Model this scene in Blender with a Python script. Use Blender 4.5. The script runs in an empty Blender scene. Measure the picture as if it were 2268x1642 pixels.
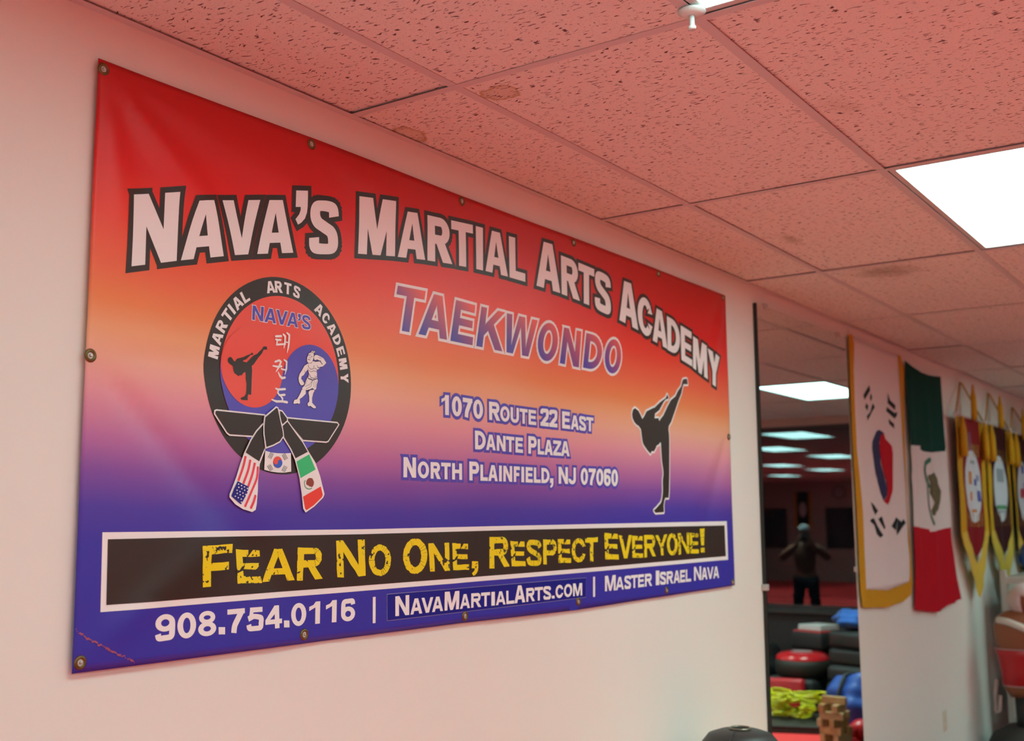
import bpy, bmesh, math, random
import numpy as np
from mathutils import Vector, Matrix
from mathutils.geometry import delaunay_2d_cdt

random.seed(7)
C = bpy.context.scene.collection
sc = bpy.context.scene

# ---------------------------------------------------------------- camera
F_PX, IMG_W, IMG_H = 2496.9, 2268.0, 1642.0
CEIL = 2.65
CAM = np.array([-0.6773, -1.8605, CEIL - 0.9968])
c_r = np.array([0.56918252, -0.82218482, -0.00658627])
c_u = np.array([-0.10491225, -0.08056901, 0.99121242])
c_f = np.array([0.81549045, 0.5634898, 0.13211573])
cam = bpy.data.cameras.new('camera')
cam.sensor_width = 36.0
cam.lens = F_PX / IMG_W * 36.0
cam.clip_start = 0.05
cam.dof.use_dof = True
cam.dof.focus_distance = 2.55
cam.dof.aperture_fstop = 3.7
cam.dof.aperture_blades = 0
co = bpy.data.objects.new('camera', cam)
C.objects.link(co)
co.matrix_world = Matrix(((c_r[0], c_u[0], -c_f[0], CAM[0]),
                          (c_r[1], c_u[1], -c_f[1], CAM[1]),
                          (c_r[2], c_u[2], -c_f[2], CAM[2]),
                          (0, 0, 0, 1)))
sc.camera = co

# ---------------------------------------------------------------- world (night outside), exposure
w = bpy.data.worlds.new('night')
sc.world = w
w.use_nodes = True
w.node_tree.nodes['Background'].inputs[0].default_value = (0.02, 0.025, 0.04, 1)
w.node_tree.nodes['Background'].inputs[1].default_value = 0.05
sc.view_settings.view_transform = 'Standard'
sc.view_settings.look = 'None'
sc.view_settings.exposure = 0.13
sc.view_settings.gamma = 1.0
sc.view_settings.use_curve_mapping = False
LAMP_W = 25.5         # light each fixture throws downwards through its prismatic lens
LAMP_SPREAD = 76.0
LAMP = 10.2            # radiance of the ceiling light diffusers
LAMP_COL = (0.52, 1.0, 0.97)
LAMP_TUBES = {(1, 1): .88, (-1, 1): .62, (-3, 1): .6, (-3, 4): .8, (1, 4): 1.2, (5, 1): .6}   # fixtures with fresh or tired tubes

# ---------------------------------------------------------------- helpers
def srgb(r, g, b):
    f = lambda c: (c / 255) / 12.92 if c <= 10 else ((c / 255 + 0.055) / 1.055) ** 2.4
    return (f(r), f(g), f(b))

MATS = {}
def mat(name, col, rough=0.6, metal=0.0, spec=0.5, bump=None, var=0.0, vscale=8.0, emit=None, sheen=0.0):
    """procedural principled material; bump=(scale, strength); var = colour variation by noise"""
    if name in MATS: return MATS[name]
    m = bpy.data.materials.new(name); m.use_nodes = True
    nt = m.node_tree; n = nt.nodes; l = nt.links
    b = n['Principled BSDF']
    b.inputs['Base Color'].default_value = (*col, 1)
    b.inputs['Roughness'].default_value = rough
    b.inputs['Metallic'].default_value = metal
    b.inputs['Specular IOR Level'].default_value = spec
    if sheen: b.inputs['Sheen Weight'].default_value = sheen
    geo = n.new('ShaderNodeNewGeometry')
    if var > 0:
        t = n.new('ShaderNodeTexNoise'); t.inputs['Scale'].default_value = vscale
        t.inputs['Detail'].default_value = 4
        l.new(geo.outputs['Position'], t.inputs['Vector'])
        mr = n.new('ShaderNodeMapRange')
        mr.inputs['To Min'].default_value = 1 - var; mr.inputs['To Max'].default_value = 1 + var
        l.new(t.outputs['Fac'], mr.inputs['Value'])
        mx = n.new('ShaderNodeVectorMath'); mx.operation = 'SCALE'
        mx.inputs[0].default_value = col
        l.new(mr.outputs[0], mx.inputs['Scale'])
        l.new(mx.outputs[0], b.inputs['Base Color'])
    if bump:
        t = n.new('ShaderNodeTexNoise'); t.inputs['Scale'].default_value = bump[0]
        t.inputs['Detail'].default_value = 3
        l.new(geo.outputs['Position'], t.inputs['Vector'])
        bp_ = n.new('ShaderNodeBump'); bp_.inputs['Strength'].default_value = bump[1]
        bp_.inputs['Distance'].default_value = 0.002
        l.new(t.outputs['Fac'], bp_.inputs['Height'])
        l.new(bp_.outputs[0], b.inputs['Normal'])
    if emit:
        b.inputs['Emission Color'].default_value = (*emit[0], 1)
        b.inputs['Emission Strength'].default_value = emit[1]
    MATS[name] = m
    return m

def setp(o, label=None, cat=None, group=None, kind=None):
    if label: o['label'] = label
    if cat: o['category'] = cat
    if group: o['group'] = group
    if kind: o['kind'] = kind
    return o

def empty(name, loc=(0, 0, 0), rz=0.0, **k):
    o = bpy.data.objects.new(name, None); C.objects.link(o)
    o.location = loc; o.rotation_euler = (0, 0, rz)
    o.empty_display_size = 0.05
    return setp(o, **k)

def link(name, me, m=None, parent=None, loc=None, **k):
    o = bpy.data.objects.new(name, me); C.objects.link(o)
    if m is not None and not me.materials: me.materials.append(m)
    if parent: o.parent = parent
    if loc is not None: o.location = loc
    return setp(o, **k)

def bm_obj(name, bm, m, parent=None, smooth=False, loc=None, **k):
    me = bpy.data.meshes.new(name); bm.to_mesh(me); bm.free()
    if smooth:
        for p in me.polygons: p.use_smooth = True
    return link(name, me, m, parent, loc, **k)

def box(bm, x0, x1, y0, y1, z0, z1, bevel=0.0, M=None):
    t = bmesh.new()
    bmesh.ops.create_cube(t, size=1)
    for v in t.verts:
        v.co = Vector(((x0 + x1) / 2 + v.co.x * (x1 - x0), (y0 + y1) / 2 + v.co.y * (y1 - y0), (z0 + z1) / 2 + v.co.z * (z1 - z0)))
    if bevel > 0:
        bmesh.ops.bevel(t, geom=t.edges[:], offset=bevel, segments=3, profile=0.6, affect='EDGES')
    if M is not None: bmesh.ops.transform(t, matrix=M, verts=t.verts[:])
    me = bpy.data.meshes.new('tmp'); t.to_mesh(me); t.free()
    bm.from_mesh(me); bpy.data.meshes.remove(me)

def lathe(bm, prof, n=24, M=None, cx=0, cy=0):
    rings = []
    new = []
    for (r, z) in prof:
        if r < 1e-6:
            v = bm.verts.new((cx, cy, z)); rings.append([v]); new.append(v)
        else:
            R_ = [bm.verts.new((cx + r * math.cos(2 * math.pi * i / n), cy + r * math.sin(2 * math.pi * i / n), z)) for i in range(n)]
            rings.append(R_); new += R_
    for a, b in zip(rings, rings[1:]):
        for i in range(n):
            j = (i + 1) % n
            if len(a) == 1 and len(b) == 1: continue
            if len(a) == 1: bm.faces.new((a[0], b[j], b[i]))
            elif len(b) == 1: bm.faces.new((a[i], a[j], b[0]))
            else: bm.faces.new((a[i], a[j], b[j], b[i]))
    if M is not None: bmesh.ops.transform(bm, matrix=M, verts=new)

def tube(bm, pts, r, n=8, closed=False, rad=None):
    pts = [Vector(p) for p in pts]
    N = len(pts); rings = []
    up = Vector((0, 0, 1))
    for i, p in enumerate(pts):
        a = pts[(i - 1) % N] if (closed or i > 0) else p
        b = pts[(i + 1) % N] if (closed or i < N - 1) else p
        d = (b - a).normalized()
        s = d.cross(up)
        if s.length < 1e-3: s = d.cross(Vector((1, 0, 0)))
        s.normalize(); t = s.cross(d).normalized()
        rr = rad[i] if rad else r
        rings.append([bm.verts.new(p + (s * math.cos(2 * math.pi * k / n) + t * math.sin(2 * math.pi * k / n)) * rr) for k in range(n)])
    for i in range(N if closed else N - 1):
        A = rings[i]; B = rings[(i + 1) % N]
        for k in range(n): bm.faces.new((A[k], A[(k + 1) % n], B[(k + 1) % n], B[k]))
    if not closed:
        bm.faces.new(rings[0][::-1]); bm.faces.new(rings[-1])

def wallpt(px, py, Y):
    """a measured point of the photograph carried onto the vertical plane y=Y (gives x, z)"""
    d = c_f + c_r * (px - IMG_W / 2) / F_PX - c_u * (py - IMG_H / 2) / F_PX
    t = (Y - CAM[1]) / d[1]
    P = CAM + d * t
    return (float(P[0]), float(P[2]))

# -------- flat print: union of polygons in the (x,z) plane, cut along a grid, draped on a surface
def area(p):
    return 0.5 * sum(p[i][0] * p[(i + 1) % len(p)][1] - p[(i + 1) % len(p)][0] * p[i][1] for i in range(len(p)))
def ccw(p): return p if area(p) > 0 else p[::-1]

def union_mesh(polys, grid=0.05):
    V = []; Fc = []; E = []
    for p in polys:
        q = []
        for a in p:
            if not q or (abs(a[0] - q[-1][0]) + abs(a[1] - q[-1][1])) > 2e-5: q.append(a)
        if len(q) > 2 and (abs(q[0][0] - q[-1][0]) + abs(q[0][1] - q[-1][1])) < 2e-5: q.pop()
        if len(q) < 3 or abs(area(q)) < 1e-8: continue
        q = ccw(q)
        Fc.append(list(range(len(V), len(V) + len(q))))
        V += [Vector((a[0], a[1])) for a in q]
    if not V: return [], []
    if grid:
        xs = [v.x for v in V]; zs = [v.y for v in V]
        x0, x1, z0, z1 = min(xs), max(xs), min(zs), max(zs)
        for k in range(math.ceil(x0 / grid), math.floor(x1 / grid) + 1):
            i = len(V); V += [Vector((k * grid, z0 - .001)), Vector((k * grid, z1 + .001))]; E.append((i, i + 1))
        for k in range(math.ceil(z0 / grid), math.floor(z1 / grid) + 1):
            i = len(V); V += [Vector((x0 - .001, k * grid)), Vector((x1 + .001, k * grid))]; E.append((i, i + 1))
    for f in Fc: E += [(f[i], f[(i + 1) % len(f)]) for i in range(len(f))]
    ov, oe, of, _, _, _ = delaunay_2d_cdt(V, E, [], 0, 1e-6)
    P = np.array([(v.x, v.y) for v in ov]); T = np.array([list(f) for f in of])
    cen = P[T].mean(axis=1)
    ar = np.abs(np.cross(P[T[:, 1]] - P[T[:, 0]], P[T[:, 2]] - P[T[:, 0]]))
    inside = np.zeros(len(T), bool)
    for f in Fc:
        q = np.array([(V[i].x, V[i].y) for i in f])
        cand = np.where(~inside & (cen[:, 0] > q[:, 0].min()) & (cen[:, 0] < q[:, 0].max()) & (cen[:, 1] > q[:, 1].min()) & (cen[:, 1] < q[:, 1].max()))[0]
        if not len(cand): continue
        c = cen[cand]; wn = np.zeros(len(cand), int)
        for i in range(len(q)):
            x1, y1 = q[i]; x2, y2 = q[(i + 1) % len(q)]
            side = (x2 - x1) * (c[:, 1] - y1) - (c[:, 0] - x1) * (y2 - y1)
            wn += ((y1 <= c[:, 1]) & (y2 > c[:, 1]) & (side > 0)).astype(int) - ((y1 > c[:, 1]) & (y2 <= c[:, 1]) & (side < 0)).astype(int)
        inside[cand[wn != 0]] = True
    T = T[inside & (ar > 1e-12)]
    tris = []
    for t in T:
        a, b, c = (P[i] for i in t)
        cr = (b[0] - a[0]) * (c[1] - a[1]) - (b[1] - a[1]) * (c[0] - a[0])
        tris.append(tuple(int(i) for i in (t if cr > 0 else t[::-1])))
    used = sorted({i for f in tris for i in f}); mp = {u: i for i, u in enumerate(used)}
    return [(P[u][0], P[u][1]) for u in used], [tuple(mp[i] for i in f) for f in tris]

class Sheet:
    """a hanging sheet: y as a function of (x,z); print layers lie proud of it by fractions of a millimetre"""
    def __init__(s, yf, step=0.0004, grid=0.05): s.yf = yf; s.step = step; s.grid = grid
    def layer(s, name, polys, m, level, parent=None, attr=False, **k):
        if attr:   # per-letter gradient coordinate
            VV = []; FF = []; A = []
            for group in polys:
                v, f = union_mesh(group, s.grid)
                b = len(VV); xs = [q[0] for q in v]; zs = [q[1] for q in v]
                for q in v:
                    A.append(0.5 * (q[0] - min(xs)) / (max(xs) - min(xs)) + 0.5 * (q[1] - min(zs)) / (max(zs) - min(zs)))
                VV += v; FF += [tuple(b + i for i in t) for t in f]
        else:
            VV, FF = union_mesh(polys, s.grid); A = None
        me = bpy.data.meshes.new(name)
        me.from_pydata([(x, s.yf(x, z) - s.step * level, z) for x, z in VV], [], FF)
        me.update()
        for p in me.polygons: p.use_smooth = True
        # make normals face the room (-y)
        if len(me.polygons) and me.polygons[0].normal.y > 0:
            me.flip_normals()
        if A:
            at = me.attributes.new('gs', 'FLOAT', 'POINT')
            at.data.foreach_set('value', A)
        me.materials.append(m)
        return link(name, me, None, parent, **k)

def outline(polys, d, miter=True):
    """the polygons plus a border of width d around each (all as simple convex pieces)"""
    out = list(polys)
    for p in polys:
        p = ccw(p); n = len(p)
        if n < 3: continue
        nrm = []
        for i in range(n):
            a, b = p[i], p[(i + 1) % n]
            L = math.hypot(b[0] - a[0], b[1] - a[1])
            if L < 1e-7: nrm.append(None); continue
            nx, nz = (b[1] - a[1]) / L, -(b[0] - a[0]) / L
            nrm.append((nx, nz))
            out.append([a, (a[0] + nx * d, a[1] + nz * d), (b[0] + nx * d, b[1] + nz * d), b])
        for i in range(n):
            n1, n2 = nrm[i - 1], nrm[i]
            if n1 is None or n2 is None: continue
            cr = n1[0] * n2[1] - n1[1] * n2[0]; dt = n1[0] * n2[0] + n1[1] * n2[1]
            if cr <= 1e-4: continue
            v = p[i]
            a = (v[0] + n1[0] * d, v[1] + n1[1] * d); b = (v[0] + n2[0] * d, v[1] + n2[1] * d)
            if miter and dt > -0.75:
                k = d / (1 + dt)
                out.append([v, a, (v[0] + (n1[0] + n2[0]) * k, v[1] + (n1[1] + n2[1]) * k), b])
            else:
                a0 = math.atan2(n1[1], n1[0]); a1 = math.atan2(n2[1], n2[0])
                if a1 < a0: a1 += 2 * math.pi
                out.append([v] + [(v[0] + math.cos(a0 + (a1 - a0) * t / 4) * d, v[1] + math.sin(a0 + (a1 - a0) * t / 4) * d) for t in range(5)])
    return out

def stroke(pts, wd, round_=True, n=8):
    """polyline with width(s) -> convex pieces"""
    if not isinstance(wd, (list, tuple)): wd = [wd] * len(pts)
    out = []
    for i in range(len(pts) - 1):
        a, b = pts[i], pts[i + 1]
        L = math.hypot(b[0] - a[0], b[1] - a[1]) or 1e-9
        nx, nz = -(b[1] - a[1]) / L, (b[0] - a[0]) / L
        ra, rb = wd[i] / 2, wd[i + 1] / 2
        out.append([(a[0] - nx * ra, a[1] - nz * ra), (b[0] - nx * rb, b[1] - nz * rb), (b[0] + nx * rb, b[1] + nz * rb), (a[0] + nx * ra, a[1] + nz * ra)])
    for i, p in enumerate(pts):
        if round_ or 0 < i < len(pts) - 1:
            out.append([(p[0] + math.cos(2 * math.pi * k / n) * wd[i] / 2, p[1] + math.sin(2 * math.pi * k / n) * wd[i] / 2) for k in range(n)])
    return out

def crom(P, k=6):
    out = []
    for i in range(len(P) - 1):
        p0 = P[max(i - 1, 0)]; p1 = P[i]; p2 = P[i + 1]; p3 = P[min(i + 2, len(P) - 1)]
        for j in range(k):
            t = j / k
            out.append(tuple(0.5 * ((2 * p1[q]) + (-p0[q] + p2[q]) * t + (2 * p0[q] - 5 * p1[q] + 4 * p2[q] - p3[q]) * t * t + (-p0[q] + 3 * p1[q] - 3 * p2[q] + p3[q]) * t ** 3) for q in range(2)))
    out.append(P[-1]); return out

# -------- heavy sans capitals, drawn as polygons in a box a wide and 1 high
def ring(cx, cy, rx, ry, tx, ty, a0=0, a1=360, n=28):
    k = max(3, int(n * abs(a1 - a0) / 360)); out = []
    A = [math.radians(a0 + (a1 - a0) * i / k) for i in range(k + 1)]
    o = [(cx + rx * math.cos(t), cy + ry * math.sin(t)) for t in A]
    q = [(cx + (rx - tx) * math.cos(t), cy + (ry - ty) * math.sin(t)) for t in A]
    for i in range(k): out.append([o[i], o[i + 1], q[i + 1], q[i]])
    return out
def spine(pts, t, s, k=7):
    """curved stroke: thickness t where it runs up, s where it runs across; butt ends"""
    P = crom(pts, k); n = len(P); L = []; Rr = []
    for i in range(n):
        a = P[max(i - 1, 0)]; b = P[min(i + 1, n - 1)]
        dx, dz = b[0] - a[0], b[1] - a[1]; q = math.hypot(dx, dz) or 1e-9
        dx /= q; dz /= q
        h = (s + (t - s) * abs(dz)) / 2
        L.append((P[i][0] - dz * h, P[i][1] + dx * h)); Rr.append((P[i][0] + dz * h, P[i][1] - dx * h))
    return [[Rr[i], Rr[i + 1], L[i + 1], L[i]] for i in range(n - 1)]
def rect(x0, x1, y0, y1): return [(x0, y0), (x1, y0), (x1, y1), (x0, y1)]

def glyph(ch, a, t, s):
    """a: box width for a height of 1, t: stem width, s: bar thickness"""
    h = a / 2
    if ch == 'A':
        yi = 0.76; k = 0.62 * t; f = 1.06 * t
        P = [[(0, 0), (f, 0), (h, yi), (h, 1), (h - k, 1)], [(a, 0), (h + k, 1), (h, 1), (h, yi), (a - f, 0)]]
        y0, y1 = 0.2, 0.2 + s * .95
        xl = lambda y: 0.45 * f + (h - 0.45 * f) * y * 0.8
        P.append([(xl(y0), y0), (a - xl(y0), y0), (a - xl(y1), y1), (xl(y1), y1)])
        return P
    if ch == 'V': return [[(h - .58 * t, 0), (h, 0), (h, .3), (1.06 * t, 1), (0, 1)], [(h, 0), (h + .58 * t, 0), (a, 1), (a - 1.06 * t, 1), (h, .3)]]
    if ch == 'W':
        q = a / 4; e = .55 * t
        L = [[(q - e, 0), (q + e * .3, 0), (q + .0, .42), (t, 1), (0, 1)],
             [(q - .2 * e, 0), (q + e, 0), (h, .72), (h, 1), (h - e, 1)]]
        return L + [[(a - x, y) for x, y in p] for p in L]
    if ch == 'M': return [rect(0, t * .92, 0, 1), rect(a - t * .92, a, 0, 1),
                          [(.2 * t, 1), (1.42 * t, 1), (h + .42 * t, 0), (h - .42 * t, 0)], [(a - .2 * t, 1), (h + .42 * t, 0), (h - .42 * t, 0), (a - 1.42 * t, 1)][::-1]]
    if ch == 'N': return [rect(0, t, 0, 1), rect(a - t, a, 0, 1), [(0, 1), (t * 1.08, 1), (a, 0), (a - t * 1.08, 0)]]
    if ch == 'E': return [rect(0, t, 0, 1), rect(0, a, 0, s), rect(0, a * .97, 1 - s, 1), rect(0, a * .92, .5 - s * .42, .5 + s * .48)]
    if ch == 'F': return [rect(0, t, 0, 1), rect(0, a, 1 - s, 1), rect(0, a * .9, .48 - s * .42, .48 + s * .5)]
    if ch == 'H': return [rect(0, t, 0, 1), rect(a - t, a, 0, 1), rect(0, a, .5 - s * .45, .5 + s * .5)]
    if ch in 'I|': return [rect(0, a, 0, 1)]
    if ch == 'L': return [rect(0, t, 0, 1), rect(0, a, 0, s)]
    if ch == 'T': return [rect(h - t / 2, h + t / 2, 0, 1), rect(0, a, 1 - s, 1)]
    if ch == 'Z': return [rect(0, a, 0, s), rect(0, a, 1 - s, 1), [(0, s * .9), (t * 1.25, s * .9), (a, 1 - s * .9), (a - t * 1.25, 1 - s * .9)]]
    if ch == 'Y': return [rect(h - t / 2, h + t / 2, 0, .46), [(h - t / 2, .40), (h, .36), (h + .12 * t, .58), (1.12 * t, 1), (0, 1)], [(h, .36), (h + t / 2, .40), (a, 1), (a - 1.12 * t, 1), (h - .12 * t, .58)]]
    if ch == 'K':
        m = t + .22 * (a - t)
        return [rect(0, t, 0, 1), [(t * .9, .28), (a * .99, 1), (a - 1.3 * t, 1), (t * .9, .56)], [(a - 1.22 * t, 0), (a, 0), (m + .62 * t, .66), (m - .2 * t, .47)]]
    if ch in 'O0': return ring(h, .5, h, .51, t * 1.02, s * .95)
    if ch == 'C': return ring(h * 1.02, .5, h * 1.02, .51, t * 1.03, s, 42, 318) + [[(a, .66), (a * .97 , .70), (a * .86, .86), (a - 1.05 * t, .63)], [(a, .34), (a - 1.05 * t, .37), (a * .86, .14), (a * .97, .30)]]
    if ch == 'D':
        rx = min(a - t * .9, .52 * a + .1); cx = a - rx
        return [rect(0, t, 0, 1), rect(0, cx, 0, s), rect(0, cx, 1 - s, 1)] + ring(cx, .5, rx, .5, t, s, -90, 90)
    if ch in 'PR':
        y0 = .36 if ch == 'P' else .40
        rx = min(a * .5, .32); cx = (a if ch == 'P' else a * .96) - rx
        P = [rect(0, t, 0, 1), rect(0, cx, 1 - s, 1), rect(0, cx, y0, y0 + s)] + ring(cx, (y0 + 1) / 2, rx, (1 - y0) / 2, t, s, -90, 90)
        if ch == 'R': P.append([(a - 1.12 * t, 0), (a * 1.03, 0), (a * .5 + .72 * t, .44), (a * .5 - .5 * t, .46)])
        return P
    if ch == 'U':
        ry = .34
        return [rect(0, t, ry, 1), rect(a - t, a, ry, 1)] + ring(h, ry, h, ry + .01, t, s, 180, 360)
    if ch == 'J':
        ry = .3
        return [rect(a - t, a, ry, 1)] + ring(h, ry, h, ry + .01, t, s, 175, 360)
    if ch == 'S':
        return spine([(a - .42 * t, .70), (a * .80, .86), (h, 1.01 - s / 2), (a * .2 + .05 * t, .885), (.5 * t, .73), (.28 * a, .60), (h, .51), (.74 * a, .41), (a - .5 * t, .27), (a * .8 - .05 * t, .115), (h, s / 2 - .01), (a * .2, .13), (.45 * t, .31)], t * .98, s)
    if ch == '1': return [rect(a - t * 1.08, a, 0, 1), [(a - t * .9, 1), (a - t * .9, .76), (0, .60), (0, .79), (a * .38, .86), (a - 1.0 * t, 1)]]
    if ch == '2': return spine([(.42 * t, .70), (a * .18, .86), (h, 1.01 - s / 2), (a * .82, .88), (a - .5 * t, .72), (.78 * a, .52), (.5 * a, .34), (.3 * a, .18), (.22 * a, .08)], t, s) + [rect(0, a, 0, s)]
    if ch == '4': return [rect(a * .84 - t, a * .84, 0, 1), rect(0, a, .2, .2 + s * .95), [(0, .22), (t * 1.0, .2 + s * .9), (a * .84 - t * .2, .80), (a * .84, 1), (a * .84 - t * 1.0, 1), (0, .2 + s * .9)]]
    if ch == '5': return [[(.12 * a, .5), (.12 * a + t * .78, .55), (.25 * a + t * .75, 1), (.22 * a, 1)], rect(.2 * a, a * .95, 1 - s, 1)] + spine([(.3 * t, .52), (.34 * a, .60), (h, .645 - s * .35 + .04), (.84 * a, .53), (a - .5 * t, .33), (.8 * a, .12), (h, s / 2 - .01), (.18 * a, .12), (.42 * t, .28)], t, s)
    if ch in '69':
        P = ring(h, .325, h, .335, t, s * .92) + spine([(a - .5 * t, .74), (a * .8, .89), (h * 1.08, 1.01 - s / 2), (a * .2, .85), (.5 * t, .52), (.5 * t, .33)], t, s)
        return P if ch == '6' else [[(a - x, 1 - y) for x, y in p] for p in P]
    if ch == '7': return [rect(0, a, 1 - s, 1)] + spine([(a - .58 * t, .9), (a * .62, .6), (a * .42, .3), (a * .36, 0)], t * 1.05, t)
    if ch == '8': return ring(h, .745, h * .9, .265, t * .88, s * .82) + ring(h, .285, h, .295, t, s * .88)
    if ch == '.': return [rect(0, a, 0, 1)]
    if ch in ",'": return [rect(0, a, .52, 1), [(a * .42, .54), (a, .54), (a * .96, .36), (a * .8, .18), (a * .5, .06), (a * .22, 0), (0, .16), (a * .3, .3), (a * .42, .42)]]
    if ch == '!': return [[(0, 1), (a, 1), (a * .8, .3), (a * .25, .3)][::-1], rect(a * .1, a * .9, 0, .2)]
    return []

def place_glyph(ch, quad, Y, t=None, s=None, tk=.225, sk=.175):
    """quad: pixel corners TL,TR,BR,BL on the photographed plane"""
    TL, TR, BR, BL = quad
    W_ = [wallpt(*q, Y) for q in quad]
    wd = 0.5 * (math.dist(W_[0], W_[1]) + math.dist(W_[3], W_[2])); ht = 0.5 * (math.dist(W_[0], W_[3]) + math.dist(W_[1], W_[2]))
    a = wd / ht
    if ch in ",'.": a = max(a, .05)
    out = []
    for p in glyph(ch, a, tk if t is None else t, sk if s is None else s):
        q = []
        for x, y in p:
            u = x / a
            X = (TL[0] * (1 - u) + TR[0] * u) * y + (BL[0] * (1 - u) + BR[0] * u) * (1 - y)
            Z = (TL[1] * (1 - u) + TR[1] * u) * y + (BL[1] * (1 - u) + BR[1] * u) * (1 - y)
            q.append(wallpt(X, Z, Y))
        out.append(ccw(q))
    return out

def letters(sheet, groups, m, level, parent, **k):
    for g in groups: sheet.layer('letter', g, m, level, parent, **k)

def lin(P, x):
    if x <= P[0][0]: a, b = P[0], P[1]
    elif x >= P[-1][0]: a, b = P[-2], P[-1]
    else:
        for a, b in zip(P, P[1:]):
            if a[0] <= x <= b[0]: break
    return a[1] + (b[1] - a[1]) * (x - a[0]) / (b[0] - a[0])

def crop(x0, y0, k): return lambda p: (x0 + p[0] / k, y0 + p[1] / k)

def textline(items, base, cap, small, cr, Y, tk=.225, sk=.175):
    out = []
    for it in items:
        ch, xl, xr, hk = it[:4]
        if len(it) > 4:
            yt, yb = it[4], it[5]; q = [(xl, yt), (xr, yt), (xr, yb), (xl, yb)]
        else:
            top = cap if hk == 'c' else small
            q = [(xl, lin(top, xl)), (xr, lin(top, xr)), (xr, lin(base, xr)), (xl, lin(base, xl))]
        out.append(place_glyph(ch, [cr(p) for p in q], Y, tk=tk, sk=sk))
    return out
def flat(L): return [p for g in L for p in g]

# ================================================================= ROOM
X0, X1, Y0, Y1 = -8.45, 10.2, -10.77, 0.0
TX, TY, GX, GA = 1.2192, 0.6137, 1.3078, 0.3353      # tile length, tile width, grid phase, first row

def wall_material(name, col):
    m = mat(name, col, rough=0.55, spec=0.3, bump=(180, 0.10), var=0.015, vscale=2.5)
    return m
WALL = wall_material('painted_wall', (0.85, 0.84, 0.77))
DARK = mat('dark_plenum', (0.02, 0.018, 0.016), 0.9)

bm = bmesh.new(); box(bm, X0 - .2, X1 + .2, 0, .15, 0, CEIL + .3)
bm_obj('wall_back', bm, WALL, kind='structure')
bm = bmesh.new(); box(bm, X0 - .2, X1 + .2, Y0 - .15, Y0, 0, CEIL + .3)
WALL2 = wall_material('beige_wall', (0.50, 0.43, 0.38))
bm_obj('wall_front', bm, WALL2, kind='structure')
# wall_left with three window openings
bm = bmesh.new()
WL = [(-8.55, -7.55), (-10.5, -9.62), (-5.9, -4.6)]
edges = sorted([Y0, Y1] + [v for a in WL for v in a])
for a, b in zip(edges, edges[1:]):
    if any(abs(a - q[0]) < 1e-6 for q in WL):
        box(bm, X0 - .15, X0, a, b, 0, .86); box(bm, X0 - .15, X0, a, b, 1.94, CEIL + .3)
    else: box(bm, X0 - .15, X0, a, b, 0, CEIL + .3)
bm_obj('wall_left', bm, WALL2, kind='structure')
DARKFRAME = mat('dark_window_frame', (0.03, 0.028, 0.026), 0.4)

def glass_mat():
    m = bpy.data.materials.new('window_glass'); m.use_nodes = True
    nt = m.node_tree; n = nt.nodes; l = nt.links
    n.remove(n['Principled BSDF'])
    tr = n.new('ShaderNodeBsdfTransparent'); tr.inputs[0].default_value = (.82, .84, .84, 1)
    gl = n.new('ShaderNodeBsdfGlossy'); gl.inputs['Roughness'].default_value = 0.0
    gl.inputs['Color'].default_value = (.95, .98, 1, 1)
    fr = n.new('ShaderNodeFresnel'); fr.inputs[0].default_value = 1.52
    ad = n.new('ShaderNodeMath'); ad.operation = 'MULTIPLY'; ad.inputs[1].default_value = GLASS_K; ad.use_clamp = True
    l.new(fr.outputs[0], ad.inputs[0])
    mx = n.new('ShaderNodeMixShader'); l.new(ad.outputs[0], mx.inputs[0])
    l.new(tr.outputs[0], mx.inputs[1]); l.new(gl.outputs[0], mx.inputs[2])
    l.new(mx.outputs[0], n['Material Output'].inputs[0])
    return m
GLASS_K = 1.7           # front and back face of the pane both reflect
GLASS = glass_mat()
for i, (a, b) in enumerate(WL):
    fr = empty('window_%d' % (i + 2), (X0, (a + b) / 2, .86), kind='structure')
    hw = (b - a) / 2
    bm = bmesh.new()
    for (ya, yb, za, zb) in [(-hw, -hw + .05, 0, 1.08), (hw - .05, hw, 0, 1.08), (-hw + .05, hw - .05, 0, .05), (-hw + .05, hw - .05, 1.03, 1.08)]:
        box(bm, -.1, -.02, ya, yb, za, zb)
    bm_obj('window_frame', bm, DARKFRAME, fr)
    bm = bmesh.new(); box(bm, -.065, -.057, -hw + .05, hw - .05, .05, 1.03)
    bm_obj('pane', bm, GLASS, fr)

# wall_right: knee wall, header and piers round the shop window (night outside)
bm = bmesh.new()
box(bm, X1, X1 + .15, Y0, Y1, 0, .74)
box(bm, X1, X1 + .15, Y0, Y1, 2.575, CEIL + .3)
box(bm, X1, X1 + .15, -1.05, 0, .74, 2.575)
box(bm, X1, X1 + .15, Y0, -9.9, .74, 2.575)
bm_obj('wall_right', bm, WALL2, kind='structure')
bm = bmesh.new(); box(bm, X1 - .012, X1, -9.9, -.6, 0, .735)
bm_obj('trim_1', bm, mat('charcoal_panel', (.035, .033, .032), .5, var=.1), kind='structure')
wn = empty('window_1', (X1, 0, .74), kind='structure')
GREYSILL = mat('grey_sill', srgb(60, 58, 56), 0.45)
bm = bmesh.new(); box(bm, -.10, .15, -9.9, -1.05, 0, .03); bm_obj('window_sill', bm, GREYSILL, wn)
bm = bmesh.new(); box(bm, .03, .10, -9.9, -1.05, .03, .07); box(bm, .03, .10, -9.9, -1.05, 1.81, 1.835)
bm_obj('window_frame', bm, DARKFRAME, wn)
mull = [-1.05 - .02, -3.26, -5.47, -7.68, -9.9 + .02]
for y in mull:
    bm = bmesh.new(); box(bm, .03, .10, y - .02, y + .02, .07, 1.81); bm_obj('mullion', bm, DARKFRAME, wn)
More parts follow.
